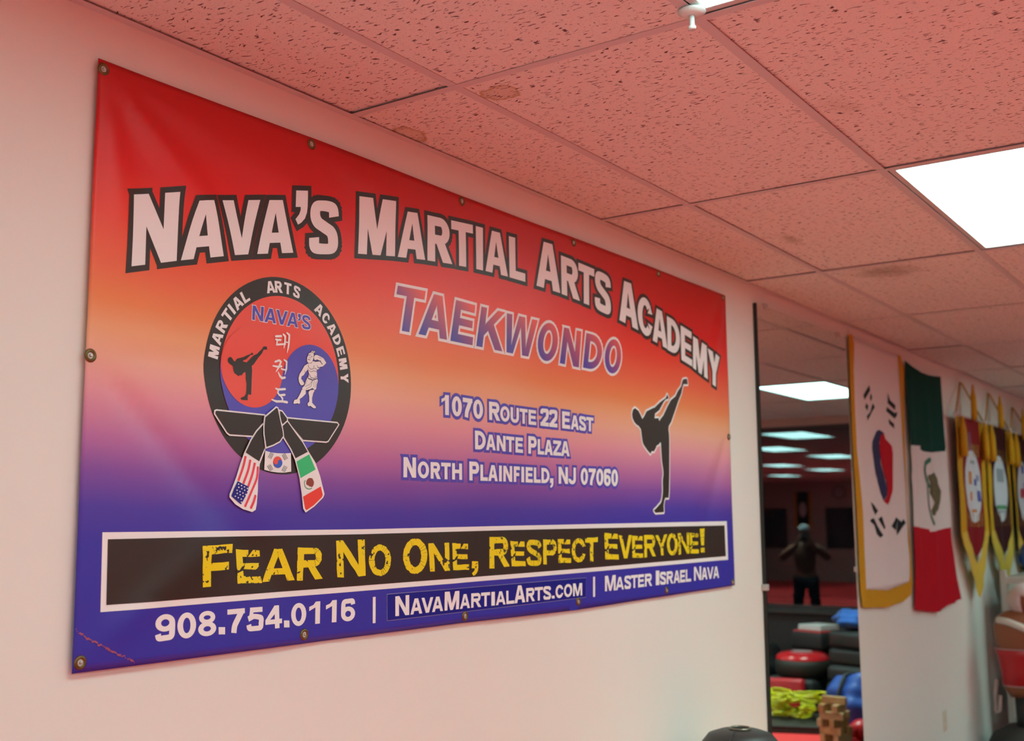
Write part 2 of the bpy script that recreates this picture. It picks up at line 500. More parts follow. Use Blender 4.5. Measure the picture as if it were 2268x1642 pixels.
for a, b in zip(mull[1:], mull):
    bm = bmesh.new(); box(bm, .06, .066, a + .02, b - .02, .07, 1.81); bm_obj('pane', bm, GLASS, wn)
bm = bmesh.new(); box(bm, X1 + .2, X1 + 14, Y0 - 6, 6, -.2, -.1)
bm_obj('ground', bm, mat('asphalt', (0.03, 0.03, 0.032), 0.85, var=.2), kind='structure')

# floor and puzzle mats
bm = bmesh.new(); box(bm, X0 - .2, X1 + .2, Y0 - .2, .2, -.2, -.02)
fl = bm_obj('floor', bm, mat('concrete', (0.25, 0.24, 0.22), 0.8), kind='structure')
RED_MAT = mat('red_foam_mat', (0.80, 0.045, 0.045), 0.55, spec=0.35, bump=(400, .3), var=.05)
BLK_MAT = mat('black_foam_mat', (0.022, 0.022, 0.023), 0.55, spec=0.35, bump=(400, .3), var=.1)
def mat_mesh(m):
    bm = bmesh.new(); box(bm, -.5, .5, -.5, .5, -.02, 0, 0)
    # interlocking teeth along two sides
    for k in range(8):
        c = -.44 + k * .125
        box(bm, c - .03, c + .03, .5, .535, -.02, -.0004); box(bm, .5, .535, c - .03, c + .03, -.02, -.0004)
    me = bpy.data.meshes.new('puzzle_mat'); bm.to_mesh(me); bm.free(); me.materials.append(m); return me
mm_r, mm_b = mat_mesh(RED_MAT), mat_mesh(BLK_MAT)
mm_g = mat_mesh(mat('grey_bounce_mat', (0.20, 0.18, 0.17), 0.55, spec=0.35, bump=(400, .3), var=.05))  # unseen grey mats, added to cut red bounce on the banner wall's left end
mm_t = mat_mesh(mat('tan_bounce_mat', (0.80, 0.36, 0.08), 0.55, spec=0.35, bump=(400, .3), var=.08))  # unseen tan mats, added to throw warm bounce onto the banner wall
for i in range(19):
    for j in range(11):
        x = X0 + .3 + i; y = -.5 - j * .978
        black = (x > 8.1 and y > -6.0) or (x > 1.2 and -5.0 < y < -2.3)  # the mid-room black band is unseen, added to dim bounce on the ceiling
        link('puzzle_mat', (mm_g if x < .8 else mm_r if x < 2.4 else mm_t if x < 4.8 else mm_b) if j == 0 else mm_g if (x < -.6 and y > -3) else mm_b if black else mm_r, None, fl, (x, y, 0))

# ceiling: lay-in tiles on a tee grid
def tile_material():
    m = bpy.data.materials.new('fissured_ceiling_tile'); m.use_nodes = True
    nt = m.node_tree; n = nt.nodes; l = nt.links; b = n['Principled BSDF']
    b.inputs['Roughness'].default_value = 0.9; b.inputs['Specular IOR Level'].default_value = 0.15
    geo = n.new('ShaderNodeNewGeometry')
    def mth(op, a=None, c=None, clamp=False):
        q = n.new('ShaderNodeMath'); q.operation = op; q.use_clamp = clamp
        for i, v in enumerate((a, c)):
            if v is None: continue
            if isinstance(v, (int, float)): q.inputs[i].default_value = v
            else: l.new(v, q.inputs[i])
        return q.outputs[0]
    # wandering warp so that the dashes curl
    wn_ = n.new('ShaderNodeTexNoise'); wn_.inputs['Scale'].default_value = 30
    l.new(geo.outputs['Position'], wn_.inputs['Vector'])
    va = n.new('ShaderNodeVectorMath'); va.operation = 'SCALE'; va.inputs['Scale'].default_value = 0.022
    l.new(wn_.outputs['Color'], va.inputs[0])
    vb = n.new('ShaderNodeVectorMath'); vb.operation = 'ADD'
    l.new(geo.outputs['Position'], vb.inputs[0]); l.new(va.outputs[0], vb.inputs[1])
    mp = n.new('ShaderNodeMapping'); mp.inputs['Scale'].default_value = (225, 50, 0)
    l.new(vb.outputs[0], mp.inputs['Vector'])
    t = n.new('ShaderNodeTexNoise'); t.inputs['Scale'].default_value = 1.0; t.inputs['Detail'].default_value = 0.6; t.inputs['Roughness'].default_value = .4
    l.new(mp.outputs[0], t.inputs['Vector'])
    t2 = n.new('ShaderNodeTexNoise'); t2.inputs['Scale'].default_value = 38; t2.inputs['Detail'].default_value = 1
    l.new(geo.outputs['Position'], t2.inputs['Vector'])
    thr = mth('ADD', mth('MULTIPLY', t2.outputs['Fac'], -.16), .745)
    fis = mth('MULTIPLY', mth('SUBTRACT', t.outputs['Fac'], thr), 26.0, True)
    # pin holes
    vo = n.new('ShaderNodeTexVoronoi'); vo.inputs['Scale'].default_value = 190
    l.new(geo.outputs['Position'], vo.inputs['Vector'])
    pin = mth('MULTIPLY', mth('LESS_THAN', vo.outputs['Distance'], 0.22), 0.30)
    vo2 = n.new('ShaderNodeTexVoronoi'); vo2.inputs['Scale'].default_value = 62
    l.new(geo.outputs['Position'], vo2.inputs['Vector'])
    sel = n.new('ShaderNodeSeparateColor'); l.new(vo2.outputs['Color'], sel.inputs[0])
    pit = mth('MULTIPLY', mth('LESS_THAN', vo2.outputs['Distance'], .13), mth('GREATER_THAN', sel.outputs[0], .55))
    hole = mth('MAXIMUM', mth('MAXIMUM', fis, mth('MULTIPLY', pit, .8)), pin)
    # water stains at their places
    base = (0.84, 0.78, 0.74)
    col = n.new('ShaderNodeMix'); col.data_type = 'RGBA'
    col.inputs['A'].default_value = (*base, 1); col.inputs['B'].default_value = (0.10, 0.05, 0.055, 1)  # dark tint painted in for the shade inside fissures and pits
    prev = None
    sn = n.new('ShaderNodeTexNoise'); sn.inputs['Scale'].default_value = 22; sn.inputs['Detail'].default_value = 4
    l.new(geo.outputs['Position'], sn.inputs['Vector'])
    cur = None
    for (cx, cy, rx, ry, ringy, colr, st) in [(1.395, -.395, .045, .05, True, (.46, .30, .10), .85), (1.50, -.035, .065, .04, True, (.46, .30, .10), .8),
                                       (3.17, -.43, .14, .035, False, (.28, .22, .14), .6), (3.90, -.56, .16, .17, False, (.27, .20, .10), .75), (1.97, -1.02, .1, .05, False, (.45, .34, .2), .35)]:
        mp2 = n.new('ShaderNodeMapping'); mp2.vector_type = 'POINT'
        mp2.inputs['Location'].default_value = (-cx / rx, -cy / ry, 0); mp2.inputs['Scale'].default_value = (1 / rx, 1 / ry, 0)
        l.new(geo.outputs['Position'], mp2.inputs['Vector'])
        ln = n.new('ShaderNodeVectorMath'); ln.operation = 'LENGTH'; l.new(mp2.outputs[0], ln.inputs[0])
        d = mth('ADD', ln.outputs['Value'], mth('MULTIPLY', mth('SUBTRACT', sn.outputs['Fac'], .5), 1.3))
        rp = n.new('ShaderNodeValToRGB'); l.new(d, rp.inputs[0])
        e = rp.color_ramp.elements
        e[0].position = 0.0; e[0].color = ((.35,) * 3 if ringy else (.9,) * 3) + (1,)
        e[1].position = 1.0; e[1].color = (0, 0, 0, 1)
        if ringy:
            q = e.new(.72); q.color = (.45, .45, .45, 1); q = e.new(.88); q.color = (1, 1, 1, 1)
        f = mth('MULTIPLY', rp.outputs[0], st)
        mx = n.new('ShaderNodeMix'); mx.data_type = 'RGBA'
        if cur is None: mx.inputs['A'].default_value = (*base, 1)
        else: l.new(cur, mx.inputs['A'])
        mx.inputs['B'].default_value = (*colr, 1); l.new(f, mx.inputs['Factor'])
        cur = mx.outputs['Result']
    l.new(cur, col.inputs['A']); l.new(mth('MULTIPLY', hole, .95), col.inputs['Factor'])
    l.new(col.outputs['Result'], b.inputs['Base Color'])
    bp_ = n.new('ShaderNodeBump'); bp_.inputs['Strength'].default_value = .5; bp_.inputs['Distance'].default_value = .002
    l.new(mth('SUBTRACT', 1.0, hole), bp_.inputs['Height']); l.new(bp_.outputs[0], b.inputs['Normal'])
    return m
TILE = tile_material()
TEE = mat('painted_steel_tee', (0.66, 0.60, 0.60), 0.45, spec=.4)
bm = bmesh.new(); box(bm, X0 - .2, X1 + .2, Y0 - .2, .2, CEIL + .12, CEIL + .2)
ceil = bm_obj('ceiling', bm, DARK, kind='structure')
xs = [X0 - .003] + [GX + k * TX for k in range(-8, 8) if X0 + .05 < GX + k * TX < X1 - .05] + [X1]
ys = [0.0, -GA] + [-GA - k * TY for k in range(1, 18) if -GA - k * TY > Y0 + .05] + [Y0]
LIGHTS = {(-7, 1), (-5, 1), (-3, 1), (-1, 1), (1, 1), (5, 1), (5, 4), (1, 4), (3, 6), (1, 6), (-1, 6), (-3, 4), (-1, 9), (-3, 9), (3, 9), (5, 9), (-5, 6), (-7, 9), (-5, 12), (-3, 13), (1, 13), (4, 13), (-7, 5)}
tile_me = {}
def get_tile(wx, wy):
    k = (round(wx, 3), round(wy, 3))
    if k not in tile_me:
        bm = bmesh.new(); box(bm, -wx / 2 + .004, wx / 2 - .004, -wy / 2 + .004, wy / 2 - .004, 0, .014, .0015)
        me = bpy.data.meshes.new('ceiling_tile'); bm.to_mesh(me); bm.free(); me.materials.append(TILE); tile_me[k] = me
    return tile_me[k]
def kx(x): return round((x - GX) / TX)
light_cells = []
lifts = random.Random(3)
for i, (xa, xb) in enumerate(zip(xs, xs[1:])):
    for j, (ya, yb) in enumerate(zip(ys, ys[1:])):
        cell = (kx(xb) - 1 if i == 0 else kx(xa), j - 1)
        if cell in LIGHTS and abs((xb - xa) - TX) < .01 and abs((ya - yb) - TY) < .01:
            light_cells.append((cell, (xa + xb) / 2, (ya + yb) / 2)); continue
        o = link('ceiling_tile', get_tile(xb - xa, ya - yb), None, ceil, ((xa + xb) / 2 + lifts.uniform(-.002, .002), (ya + yb) / 2 + lifts.uniform(-.002, .002), CEIL + .0012 + lifts.choice([0, 0, .001, .002, .0035])))
        o.rotation_euler = (lifts.uniform(-.0015, .0015), lifts.uniform(-.0015, .0015), 0)
TW = .012
for y in ys[1:-1]:
    bm = bmesh.new(); box(bm, X0, X1, y - TW, y + TW, CEIL - .0006, CEIL + .0004); box(bm, X0, X1, y - .001, y + .001, CEIL, CEIL + .03)
    bm_obj('main_tee', bm, TEE, ceil)
for x in xs[1:-1]:
    bm = bmesh.new(); box(bm, x - TW, x + TW, Y0, 0, CEIL - .0012, CEIL - .0006); box(bm, x - .001, x + .001, Y0, 0, CEIL, CEIL + .03)
    bm_obj('cross_tee', bm, TEE, ceil)
bm = bmesh.new(); box(bm, X0, X1, -.022, 0, CEIL - .0018, CEIL - .0006); box(bm, X0, X1, -.0015, 0, CEIL, CEIL + .022)
bm_obj('wall_angle', bm, TEE, ceil)

# recessed lights
def diffuser_mat(k=1.0):
    m = bpy.data.materials.new('lit_prismatic_diffuser'); m.use_nodes = True
    nt = m.node_tree; n = nt.nodes; l = nt.links; b = n['Principled BSDF']
    b.inputs['Base Color'].default_value = (.8, .8, .8, 1); b.inputs['Roughness'].default_value = .4
    b.inputs['Emission Color'].default_value = (*LAMP_COL, 1); b.inputs['Emission Strength'].default_value = LAMP * k
    return m
DIFF = diffuser_mat()
FRAME = mat('white_lamp_frame', (0.62, 0.60, 0.58), 0.4)
bm = bmesh.new()
hx, hy = TX / 2 - .014, TY / 2 - .014
for (a, b_, c, d) in [(-hx, hx, -hy, -hy + .018), (-hx, hx, hy - .018, hy), (-hx, -hx + .018, -hy + .018, hy - .018), (hx - .018, hx, -hy + .018, hy - .018)]:
    box(bm, a, b_, c, d, .002, .03)
fme = bpy.data.meshes.new('frame'); bm.to_mesh(fme); bm.free(); fme.materials.append(FRAME)
bm = bmesh.new(); box(bm, -hx + .018, hx - .018, -hy + .018, hy - .018, .010, .016)
dme = bpy.data.meshes.new('diffuser'); bm.to_mesh(dme); bm.free(); dme.materials.append(DIFF)
bm = bmesh.new(); box(bm, -hx, hx, -hy, hy, .03, .09)
hme = bpy.data.meshes.new('housing'); bm.to_mesh(hme); bm.free(); hme.materials.append(DARK)
DM = {1.0: dme}
def diff_mesh(k):
    if k not in DM:
        q = dme.copy(); q.materials.clear(); q.materials.append(diffuser_mat(k)); DM[k] = q
    return DM[k]
LL = {(1, 1): 'large bright ceiling light at the right edge, beyond the banner', (-1, 1): 'ceiling light cut off by the top edge of the picture',
      (5, 1): 'brightest ceiling light reflected at the top of the wall mirror',
      (5, 4): 'ceiling light reflected just under the window header in the wall mirror'}
for cell, x, y in light_cells:
    o = empty('ceiling_light', (x, y, CEIL), label=LL.get(cell, 'ceiling light %.1f metres from the banner wall, %.1f metres from the shop window' % (-y, X1 - x)), cat='light', group='recessed fluorescent ceiling lights')
    link('frame', fme, None, o); link('diffuser', diff_mesh(LAMP_TUBES.get(cell, 1.0)), None, o); link('housing', hme, None, o)
    AREA = bpy.data.lights.new('lamp', 'AREA'); AREA.shape = 'RECTANGLE'; AREA.size = 2 * hx - .036; AREA.size_y = 2 * hy - .036
    AREA.energy = LAMP_W * min(.75, LAMP_TUBES.get(cell, 1.0)) if cell[1] == 1 else LAMP_W * LAMP_TUBES.get(cell, 1.0); AREA.color = (0.64, 0.93, 0.84); AREA.spread = math.radians(LAMP_SPREAD)
    la = bpy.data.objects.new('lamp', AREA); C.objects.link(la); la.parent = o; la.location = (0, 0, .008)

# small sprinkler on the tee crossing
s = empty('sprinkler', (1.262, -.957, CEIL), label='small white sprinkler head hanging from the ceiling beside the top light', cat='sprinkler')
WHT = mat('white_enamel', (0.72, 0.72, 0.68), 0.35)
bm = bmesh.new(); lathe(bm, [(0, -.002), (.026, -.002), (.028, -.006), (.018, -.012), (.009, -.013), (0, -.013)][::-1], 24); bm_obj('escutcheon', bm, WHT, s, True)
bm = bmesh.new(); lathe(bm, [(0, -.042), (.007, -.042), (.008, -.036), (.005, -.033), (.005, -.012), (0, -.012)], 16)
bm_obj('nozzle', bm, WHT, s, True)

# ================================================================= BANNER
BY = -.010
def pr(r, g, b):
    """printed ink colour as measured on the lit vinyl -> reflectance (light and vinyl gloss taken off)"""
    q = srgb(r, g, b); hz = (.040, .028, .024); k = (.70, .63, .57)
    return tuple(min(.9, max(.004, (q[i] - hz[i]) / k[i])) for i in range(3))
INK_W = (.93, .92, .90)

b_top = [wallpt(*p, BY) for p in [(217, 129), (491, 232.8), (700, 309.5), (1021, 433.7), (1279.6, 531), (1451, 595), (1606, 655)]]
b_bot = [wallpt(*p, BY) for p in [(158, 1493), (800, 1409.4), (1007.5, 1382), (1273, 1352), (1625.6, 1296.9)]]
BX0, BX1 = .5905, 3.531
RIDGES = []
def ridge(p, q, amp, L, w0=.012, w1=.07):
    a = wallpt(*p, BY); b = wallpt(*q, BY); d = math.dist(a, b)
    RIDGES.append((a[0], a[1], (b[0] - a[0]) / d, (b[1] - a[1]) / d, amp * 2.4, L, w0, w1))
ridge((228, 154), (381, 356), .0062, .42, .010, .085)
ridge((228, 154), (262, 417), .0050, .45, .010, .085)
ridge((228, 154), (520, 330), .0025, .6, .012, .07)
ridge((1600, 660), (1583, 780), .0050, .30, .015, .10)
ridge((1600, 660), (1540, 690), .0025, .4, .015, .10)
ridge((198, 788), (340, 960), -.0050, .55, .012, .06)
ridge((198, 788), (330, 800), -.002, .6, .012, .08)
ridge((1612, 968), (1570, 1120), -.0045, .45, .02, .12)
ridge((688, 320), (900, 470), .0018, .5, .02, .08)
ridge((175, 1468), (420, 1250), .003, .5, .02, .08)
ridge((1028, 1365), (960, 1200), .002, .3, .02, .1)
def banner_y(x, z):
    e = 0.0
    for (ax, az, dx, dz, amp, L, w0, w1) in RIDGES:
        u = (x - ax) * dx + (z - az) * dz
        if u <= 0: continue
        v = (x - ax) * dz - (z - az) * dx
        sg = w0 + w1 * u
        e += amp * math.exp(-u / L) * min(1, u / .10) * math.exp(-(v / sg) ** 2)
    edge = min(1, min(x - BX0, BX1 - x) / .15 + .15)
    e += .0012 * math.sin(x * 5.1 + z * 3.0) * edge + .0007 * math.sin(x * 13 - z * 9)
    return BY - .002 - e
BAN = Sheet(banner_y, .0006, .02)

def banner_mat():
    m = bpy.data.materials.new('printed_vinyl_gradient'); m.use_nodes = True
    nt = m.node_tree; n = nt.nodes; l = nt.links; b = n['Principled BSDF']
    geo = n.new('ShaderNodeNewGeometry'); sx = n.new('ShaderNodeSeparateXYZ'); l.new(geo.outputs['Position'], sx.inputs[0])
    ns = n.new('ShaderNodeTexNoise'); ns.inputs['Scale'].default_value = 1.1; ns.inputs['Detail'].default_value = 1
    l.new(geo.outputs['Position'], ns.inputs['Vector'])
    mr = n.new('ShaderNodeMapRange'); mr.inputs['From Min'].default_value = 2.556; mr.inputs['From Max'].default_value = 1.384
    l.new(sx.outputs['Z'], mr.inputs['Value'])
    a1 = n.new('ShaderNodeMath'); a1.operation = 'MULTIPLY_ADD'; a1.inputs[1].default_value = .06; a1.inputs[2].default_value = -.03
    l.new(ns.outputs['Fac'], a1.inputs[0])
    a2 = n.new('ShaderNodeMath'); a2.operation = 'ADD'; l.new(mr.outputs[0], a2.inputs[0]); l.new(a1.outputs[0], a2.inputs[1])
    rp = n.new('ShaderNodeValToRGB'); l.new(a2.outputs[0], rp.inputs[0])
    stops = [(0, (170, 14, 24)), (.08, (182, 20, 28)), (.18, (200, 38, 36)), (.27, (218, 68, 52)), (.355, (232, 98, 66)), (.415, (236, 122, 74)),
             (.46, (226, 146, 104)), (.505, (220, 152, 126)), (.565, (204, 132, 136)), (.635, (170, 102, 138)), (.69, (126, 78, 138)), (.745, (88, 66, 140)), (.80, (76, 62, 140)), (1.0, (72, 62, 138))]
    e = rp.color_ramp.elements
    e[0].position = 0; e[0].color = (*pr(*stops[0][1]), 1); e[1].position = 1; e[1].color = (*pr(*stops[-1][1]), 1)
    for p, c in stops[1:-1]:
        q = e.new(p); q.color = (*pr(*c), 1)
    l.new(rp.outputs[0], b.inputs['Base Color'])
    vinyl(m); return m
def vinyl(m):
    nt = m.node_tree; n = nt.nodes; l = nt.links; b = n['Principled BSDF']
    b.inputs['Roughness'].default_value = .42; b.inputs['Specular IOR Level'].default_value = .5
    geo = n.new('ShaderNodeNewGeometry')
    wv = n.new('ShaderNodeTexWave'); wv.wave_type = 'BANDS'; wv.bands_direction = 'Z'; wv.inputs['Scale'].default_value = 95
    wv.inputs['Distortion'].default_value = .6
    l.new(geo.outputs['Position'], wv.inputs['Vector'])
    bp_ = n.new('ShaderNodeBump'); bp_.inputs['Strength'].default_value = .035; bp_.inputs['Distance'].default_value = .001
    l.new(wv.outputs['Fac'], bp_.inputs['Height']); l.new(bp_.outputs[0], b.inputs['Normal'])
def ink(name, c):
    m = bpy.data.materials.new(name); m.use_nodes = True
    m.node_tree.nodes['Principled BSDF'].inputs['Base Color'].default_value = (*c, 1)
    vinyl(m); return m
K_W = ink('white_ink', INK_W); K_K = ink('black_ink', (.034, .017, .012)); K_PUR = ink('purple_ink', pr(92, 74, 152))
K_RED = ink('emblem_red_ink', pr(232, 82, 68)); K_BLU = ink('emblem_blue_ink', pr(94, 80, 155)); K_NAVY = ink('navy_patch_vinyl', pr(30, 24, 115))
K_GRN = ink('green_ink', pr(75, 172, 105)); K_STR = ink('stripe_red_ink', pr(218, 72, 80)); K_CAN = ink('canton_ink', pr(62, 44, 112)); K_BRN = ink('brown_ink', pr(140, 72, 60))
K_LIN = ink('dark_line_ink', pr(70, 48, 72))

def crack_mat():
    m = ink('worn_yellow_ink', (.86, .60, .0))
    nt = m.node_tree; n = nt.nodes; l = nt.links; b = n['Principled BSDF']
    geo = n.new('ShaderNodeNewGeometry')
    t = n.new('ShaderNodeTexNoise'); t.inputs['Scale'].default_value = 95; t.inputs['Detail'].default_value = 3; t.inputs['Roughness'].default_value = .55
    l.new(geo.outputs['Position'], t.inputs['Vector'])
    t2 = n.new('ShaderNodeTexNoise'); t2.inputs['Scale'].default_value = 16; l.new(geo.outputs['Position'], t2.inputs['Vector'])
    a = n.new('ShaderNodeMath'); a.operation = 'MULTIPLY_ADD'; a.inputs[1].default_value = .45; l.new(t2.outputs['Fac'], a.inputs[0]); l.new(t.outputs['Fac'], a.inputs[2])
    g = n.new('ShaderNodeMath'); g.operation = 'GREATER_THAN'; g.inputs[1].default_value = .868; l.new(a.outputs[0], g.inputs[0])
    mx = n.new('ShaderNodeMix'); mx.data_type = 'RGBA'; mx.inputs['A'].default_value = (.93, .74, .004, 1); mx.inputs['B'].default_value = (.03, .02, .015, 1)
    l.new(g.outputs[0], mx.inputs['Factor']); l.new(mx.outputs['Result'], b.inputs['Base Color'])
    return m
K_YEL = crack_mat()
def grad_mat():
    m = ink('purple_to_red_ink', (.2, .1, .3))
    nt = m.node_tree; n = nt.nodes; l = nt.links; b = n['Principled BSDF']
    at = n.new('ShaderNodeAttribute'); at.attribute_name = 'gs'
    rp = n.new('ShaderNodeValToRGB'); l.new(at.outputs['Fac'], rp.inputs[0])
    e = rp.color_ramp.elements
    e[0].position = .12; e[0].color = (*pr(92, 72, 142), 1); e[1].position = .92; e[1].color = (*pr(222, 84, 70), 1)
    q = e.new(.45); q.color = (*pr(140, 74, 112), 1); q = e.new(.70); q.color = (*pr(182, 82, 92), 1)
    l.new(rp.outputs[0], b.inputs['Base Color']); return m
K_GRD = grad_mat()

ban = empty('banner', (0, 0, 0), label='large red, orange and purple printed vinyl banner with white academy lettering on the wall', cat='banner')
outl = [(BX0, b_top[0][1])] + b_top[1:-1] + [(BX1, b_top[-1][1])] + [(BX1, b_bot[-1][1])] + b_bot[1:-1][::-1] + [(BX0, b_bot[0][1])]
fab = BAN.layer('vinyl_sheet', [outl], banner_mat(), 0, ban)
sm = fab.modifiers.new('thick', 'SOLIDIFY'); sm.thickness = .0015; sm.offset = -1
seam = []
def inset(P, d):
    return P
SEAM = ink('welded_hem', pr(78, 66, 148))

# --- title in an arch
c2 = crop(250, 380, 4.2); c3 = crop(740, 400, 4.447); c4 = crop(1150, 500, 4.3204)
title = [
 ('N', c2, (180, 218), (613, 193), (587, 833), (148, 888)), ('A', c2, (653, 283), (1049, 265), (1022, 790), (627, 828)),
 ('V', c2, (1007, 271), (1365, 266), (1359, 768), (1001, 788)), ('A', c2, (1340, 267), (1680, 269), (1668, 758), (1327, 771)),
 ("'", c2, (1690, 180), (1798, 183), (1796, 497), (1688, 497)), ('S', c2, (1826, 277), (2074, 283), (2082, 766), (1814, 770)),
 ('M', c3, (231, 158), (592, 207), (585, 750), (221, 724)), ('A', c3, (622, 297), (892, 335), (883, 785), (613, 755)),
 ('R', c3, (907, 342), (1130, 392), (1143, 826), (905, 790)), ('T', c3, (1143, 393), (1357, 440), (1359, 868), (1143, 828)),
 ('I', c3, (1387, 450), (1457, 468), (1455, 889), (1387, 874)), ('A', c3, (1474, 476), (1699, 537), (1705, 948), (1480, 893)),
 ('L', c3, (1715, 548), (1875, 592), (1877, 1000), (1722, 955)),
 ('A', c4, (155, 133), (380, 202), (382, 647), (157, 575)), ('R', c4, (388, 285), (552, 352), (567, 721), (396, 655)),
 ('T', c4, (555, 355), (708, 418), (712, 785), (558, 722)), ('S', c4, (716, 425), (862, 490), (868, 865), (716, 795)),
 ('A', c4, (937, 508), (1117, 578), (1127, 1003), (945, 905)), ('C', c4, (1120, 655), (1264, 735), (1268, 1090), (1122, 1005)),
 ('A', c4, (1262, 765), (1404, 848), (1411, 1182), (1267, 1100)), ('D', c4, (1404, 865), (1530, 938), (1532, 1258), (1412, 1190)),
 ('E', c4, (1535, 955), (1645, 1022), (1650, 1350), (1545, 1286)), ('M', c4, (1657, 1058), (1790, 1150), (1797, 1472), (1657, 1360)),
 ('Y', c4, (1798, 1172), (1908, 1262), (1905, 1565), (1808, 1500))]
TG = [place_glyph(t[0], [t[1](p) for p in t[2:]], BY, tk=.25 if t[0] in 'NM' else .265, sk=.20) for t in title]
BAN.layer('title_outline', flat([outline(g, .0118) for g in TG]), K_K, 1, ban, label='dark outline of the arched title')
tl_ = empty('title_lettering'); tl_.parent = ban; tl_['label'] = 'white arched title lettering'
letters(BAN, TG, K_W, 2, tl_)

# --- TAEKWONDO
c5 = crop(850, 600, 4.1236)
tk_ = [('T', (118, 137), (370, 188), (312, 583), (60, 530)), ('A', (354, 192), (616, 258), (565, 632), (303, 580)), ('E', (648, 268), (832, 318), (803, 682), (597, 640)),
       ('K', (885, 328), (1105, 382), (1077, 738), (838, 688)), ('W', (1118, 388), (1397, 455), (1355, 793), (1073, 737)), ('O', (1424, 458), (1600, 505), (1562, 842), (1380, 800)),
       ('N', (1638, 518), (1798, 555), (1775, 885), (1603, 845)), ('D', (1842, 568), (2000, 612), (1962, 918), (1812, 885)), ('O', (2026, 612), (2166, 650), (2142, 955), (1992, 915))]
KG = [place_glyph(t[0], [c5(p) for p in t[1:]], BY, tk=.245, sk=.20) for t in tk_]
BAN.layer('style_name_outline', flat([outline(g, .0078) for g in KG]), K_W, 1, ban, label='white outline of the slanted lettering')
tl_ = empty('style_name_lettering'); tl_.parent = ban; tl_['label'] = 'slanted purple-to-red lettering'
for g in KG: BAN.layer('letter', [g], K_GRD, 2, tl_, attr=True)

# --- address
c6 = crop(960, 860, 6.13); c7 = crop(870, 990, 4.3615)
L1 = textline([('1', 95, 197, 'c'), ('0', 238, 373, 'c'), ('7', 387, 517, 'c'), ('0', 527, 660, 'c'), ('R', 742, 888, 'c'), ('O', 893, 1023, 's'), ('U', 1035, 1150, 's'), ('T', 1160, 1270, 's'), ('E', 1283, 1390, 's'),
               ('2', 1448, 1560, 'c'), ('2', 1567, 1678, 'c'), ('E', 1742, 1848, 'c'), ('A', 1858, 1965, 's'), ('S', 1968, 2062, 's'), ('T', 2065, 2160, 's')],
              [(95, 360), (197, 369), (465, 402), (888, 447), (1387, 505), (1678, 537), (1848, 558), (2127, 590), (2160, 594)],
              [(95, 90), (197, 98), (517, 148), (742, 182), (1505, 281), (1848, 328), (2160, 368)],
              [(893, 242), (1035, 258), (1390, 304), (1900, 370), (2160, 403)], c6, BY, .285, .225)
L2 = textline([('D', 547, 692, 'c'), ('A', 697, 828, 's'), ('N', 843, 965, 's'), ('T', 972, 1087, 's'), ('E', 1102, 1207, 's'), ('P', 1280, 1395, 'c'), ('L', 1410, 1497, 's'), ('A', 1502, 1615, 's'), ('Z', 1620, 1727, 's'), ('A', 1725, 1840, 's')],
              [(547, 832), (828, 848), (965, 862), (1050, 870), (1207, 882), (1325, 893), (1497, 905), (1840, 929)], [(547, 577), (1280, 650), (1395, 662)],
              [(697, 628), (843, 640), (1087, 665), (1207, 676), (1410, 692), (1727, 718), (1840, 727)], c6, BY, .285, .225)
L3 = textline([('N', 87, 210, 'c'), ('O', 227, 337, 's'), ('R', 353, 447, 's'), ('T', 455, 547, 's'), ('H', 560, 655, 's'), ('P', 725, 820, 'c'), ('L', 832, 905, 's'), ('A', 908, 1002, 's'), ('I', 1015, 1042, 's'), ('N', 1057, 1145, 's'),
               ('F', 1160, 1220, 's'), ('I', 1235, 1262, 's'), ('E', 1277, 1347, 's'), ('L', 1357, 1423, 's'), ('D', 1430, 1508, 's'), (',', 1512, 1545, 's', 305, 398), ('N', 1595, 1685, 'c'), ('J', 1690, 1762, 'c'),
               ('0', 1808, 1880, 'c'), ('7', 1885, 1955, 'c'), ('0', 1960, 2030, 'c'), ('6', 2035, 2100, 'c'), ('0', 2105, 2170, 'c')],
              [(87, 295), (210, 300), (450, 313), (655, 320), (725, 325), (1042, 335), (1423, 350), (1685, 360), (2170, 383)],
              [(87, 100), (210, 105), (725, 142), (1595, 193), (1885, 209), (2170, 220)], [(227, 140), (353, 148), (547, 157), (655, 163), (832, 172), (1145, 188), (1347, 200), (1510, 208)], c7, BY, .285, .225)
for nm, L, d in (('address_line', L1, .0075), ('address_line', L2, .0075), ('address_line', L3, .0075)):
    a = BAN.layer(nm, flat([outline(g, d) for g in L]), K_PUR, 1, ban)
    letters(BAN, L, K_W, 2, a)

# --- phone, web patch, name
c8 = crop(320, 1290, 4.3615)
P1 = textline([('9', 88, 283, 'c'), ('0', 305, 488, 'c'), ('8', 508, 684, 'c'), ('.', 707, 770, 'c', 434, 504), ('7', 793, 962, 'c'), ('5', 980, 1142, 'c'), ('4', 1160, 1325, 'c'), ('.', 1343, 1398, 'c', 370, 437), ('0', 1417, 1565, 'c'),
               ('1', 1593, 1697, 'c'), ('1', 1752, 1855, 'c'), ('6', 1898, 2033, 'c')],
              [(88, 573), (860, 490), (1278, 445), (1670, 402), (2033, 370)], [(88, 318), (793, 265), (962, 250), (1142, 237), (1697, 184), (2033, 157)], None, c8, BY, .28, .215)
tl_ = empty('phone_number'); tl_.parent = ban
letters(BAN, P1, K_W, 1, tl_)
BAN.layer('divider_bar', place_glyph('|', [c8(p) for p in [(2203, 144), (2230, 141), (2229, 394), (2202, 398)]], BY), K_W, 1, ban)
c9 = crop(840, 1260, 4.725)
patch = [wallpt(*c9(p), BY) for p in [(80, 270), (2162, 97), (2157, 298), (80, 543)]]
BAN.layer('patch_edge', outline([ccw(patch)], .0012), ink('patch_edge_vinyl', (.35, .33, .42)), .6, ban)
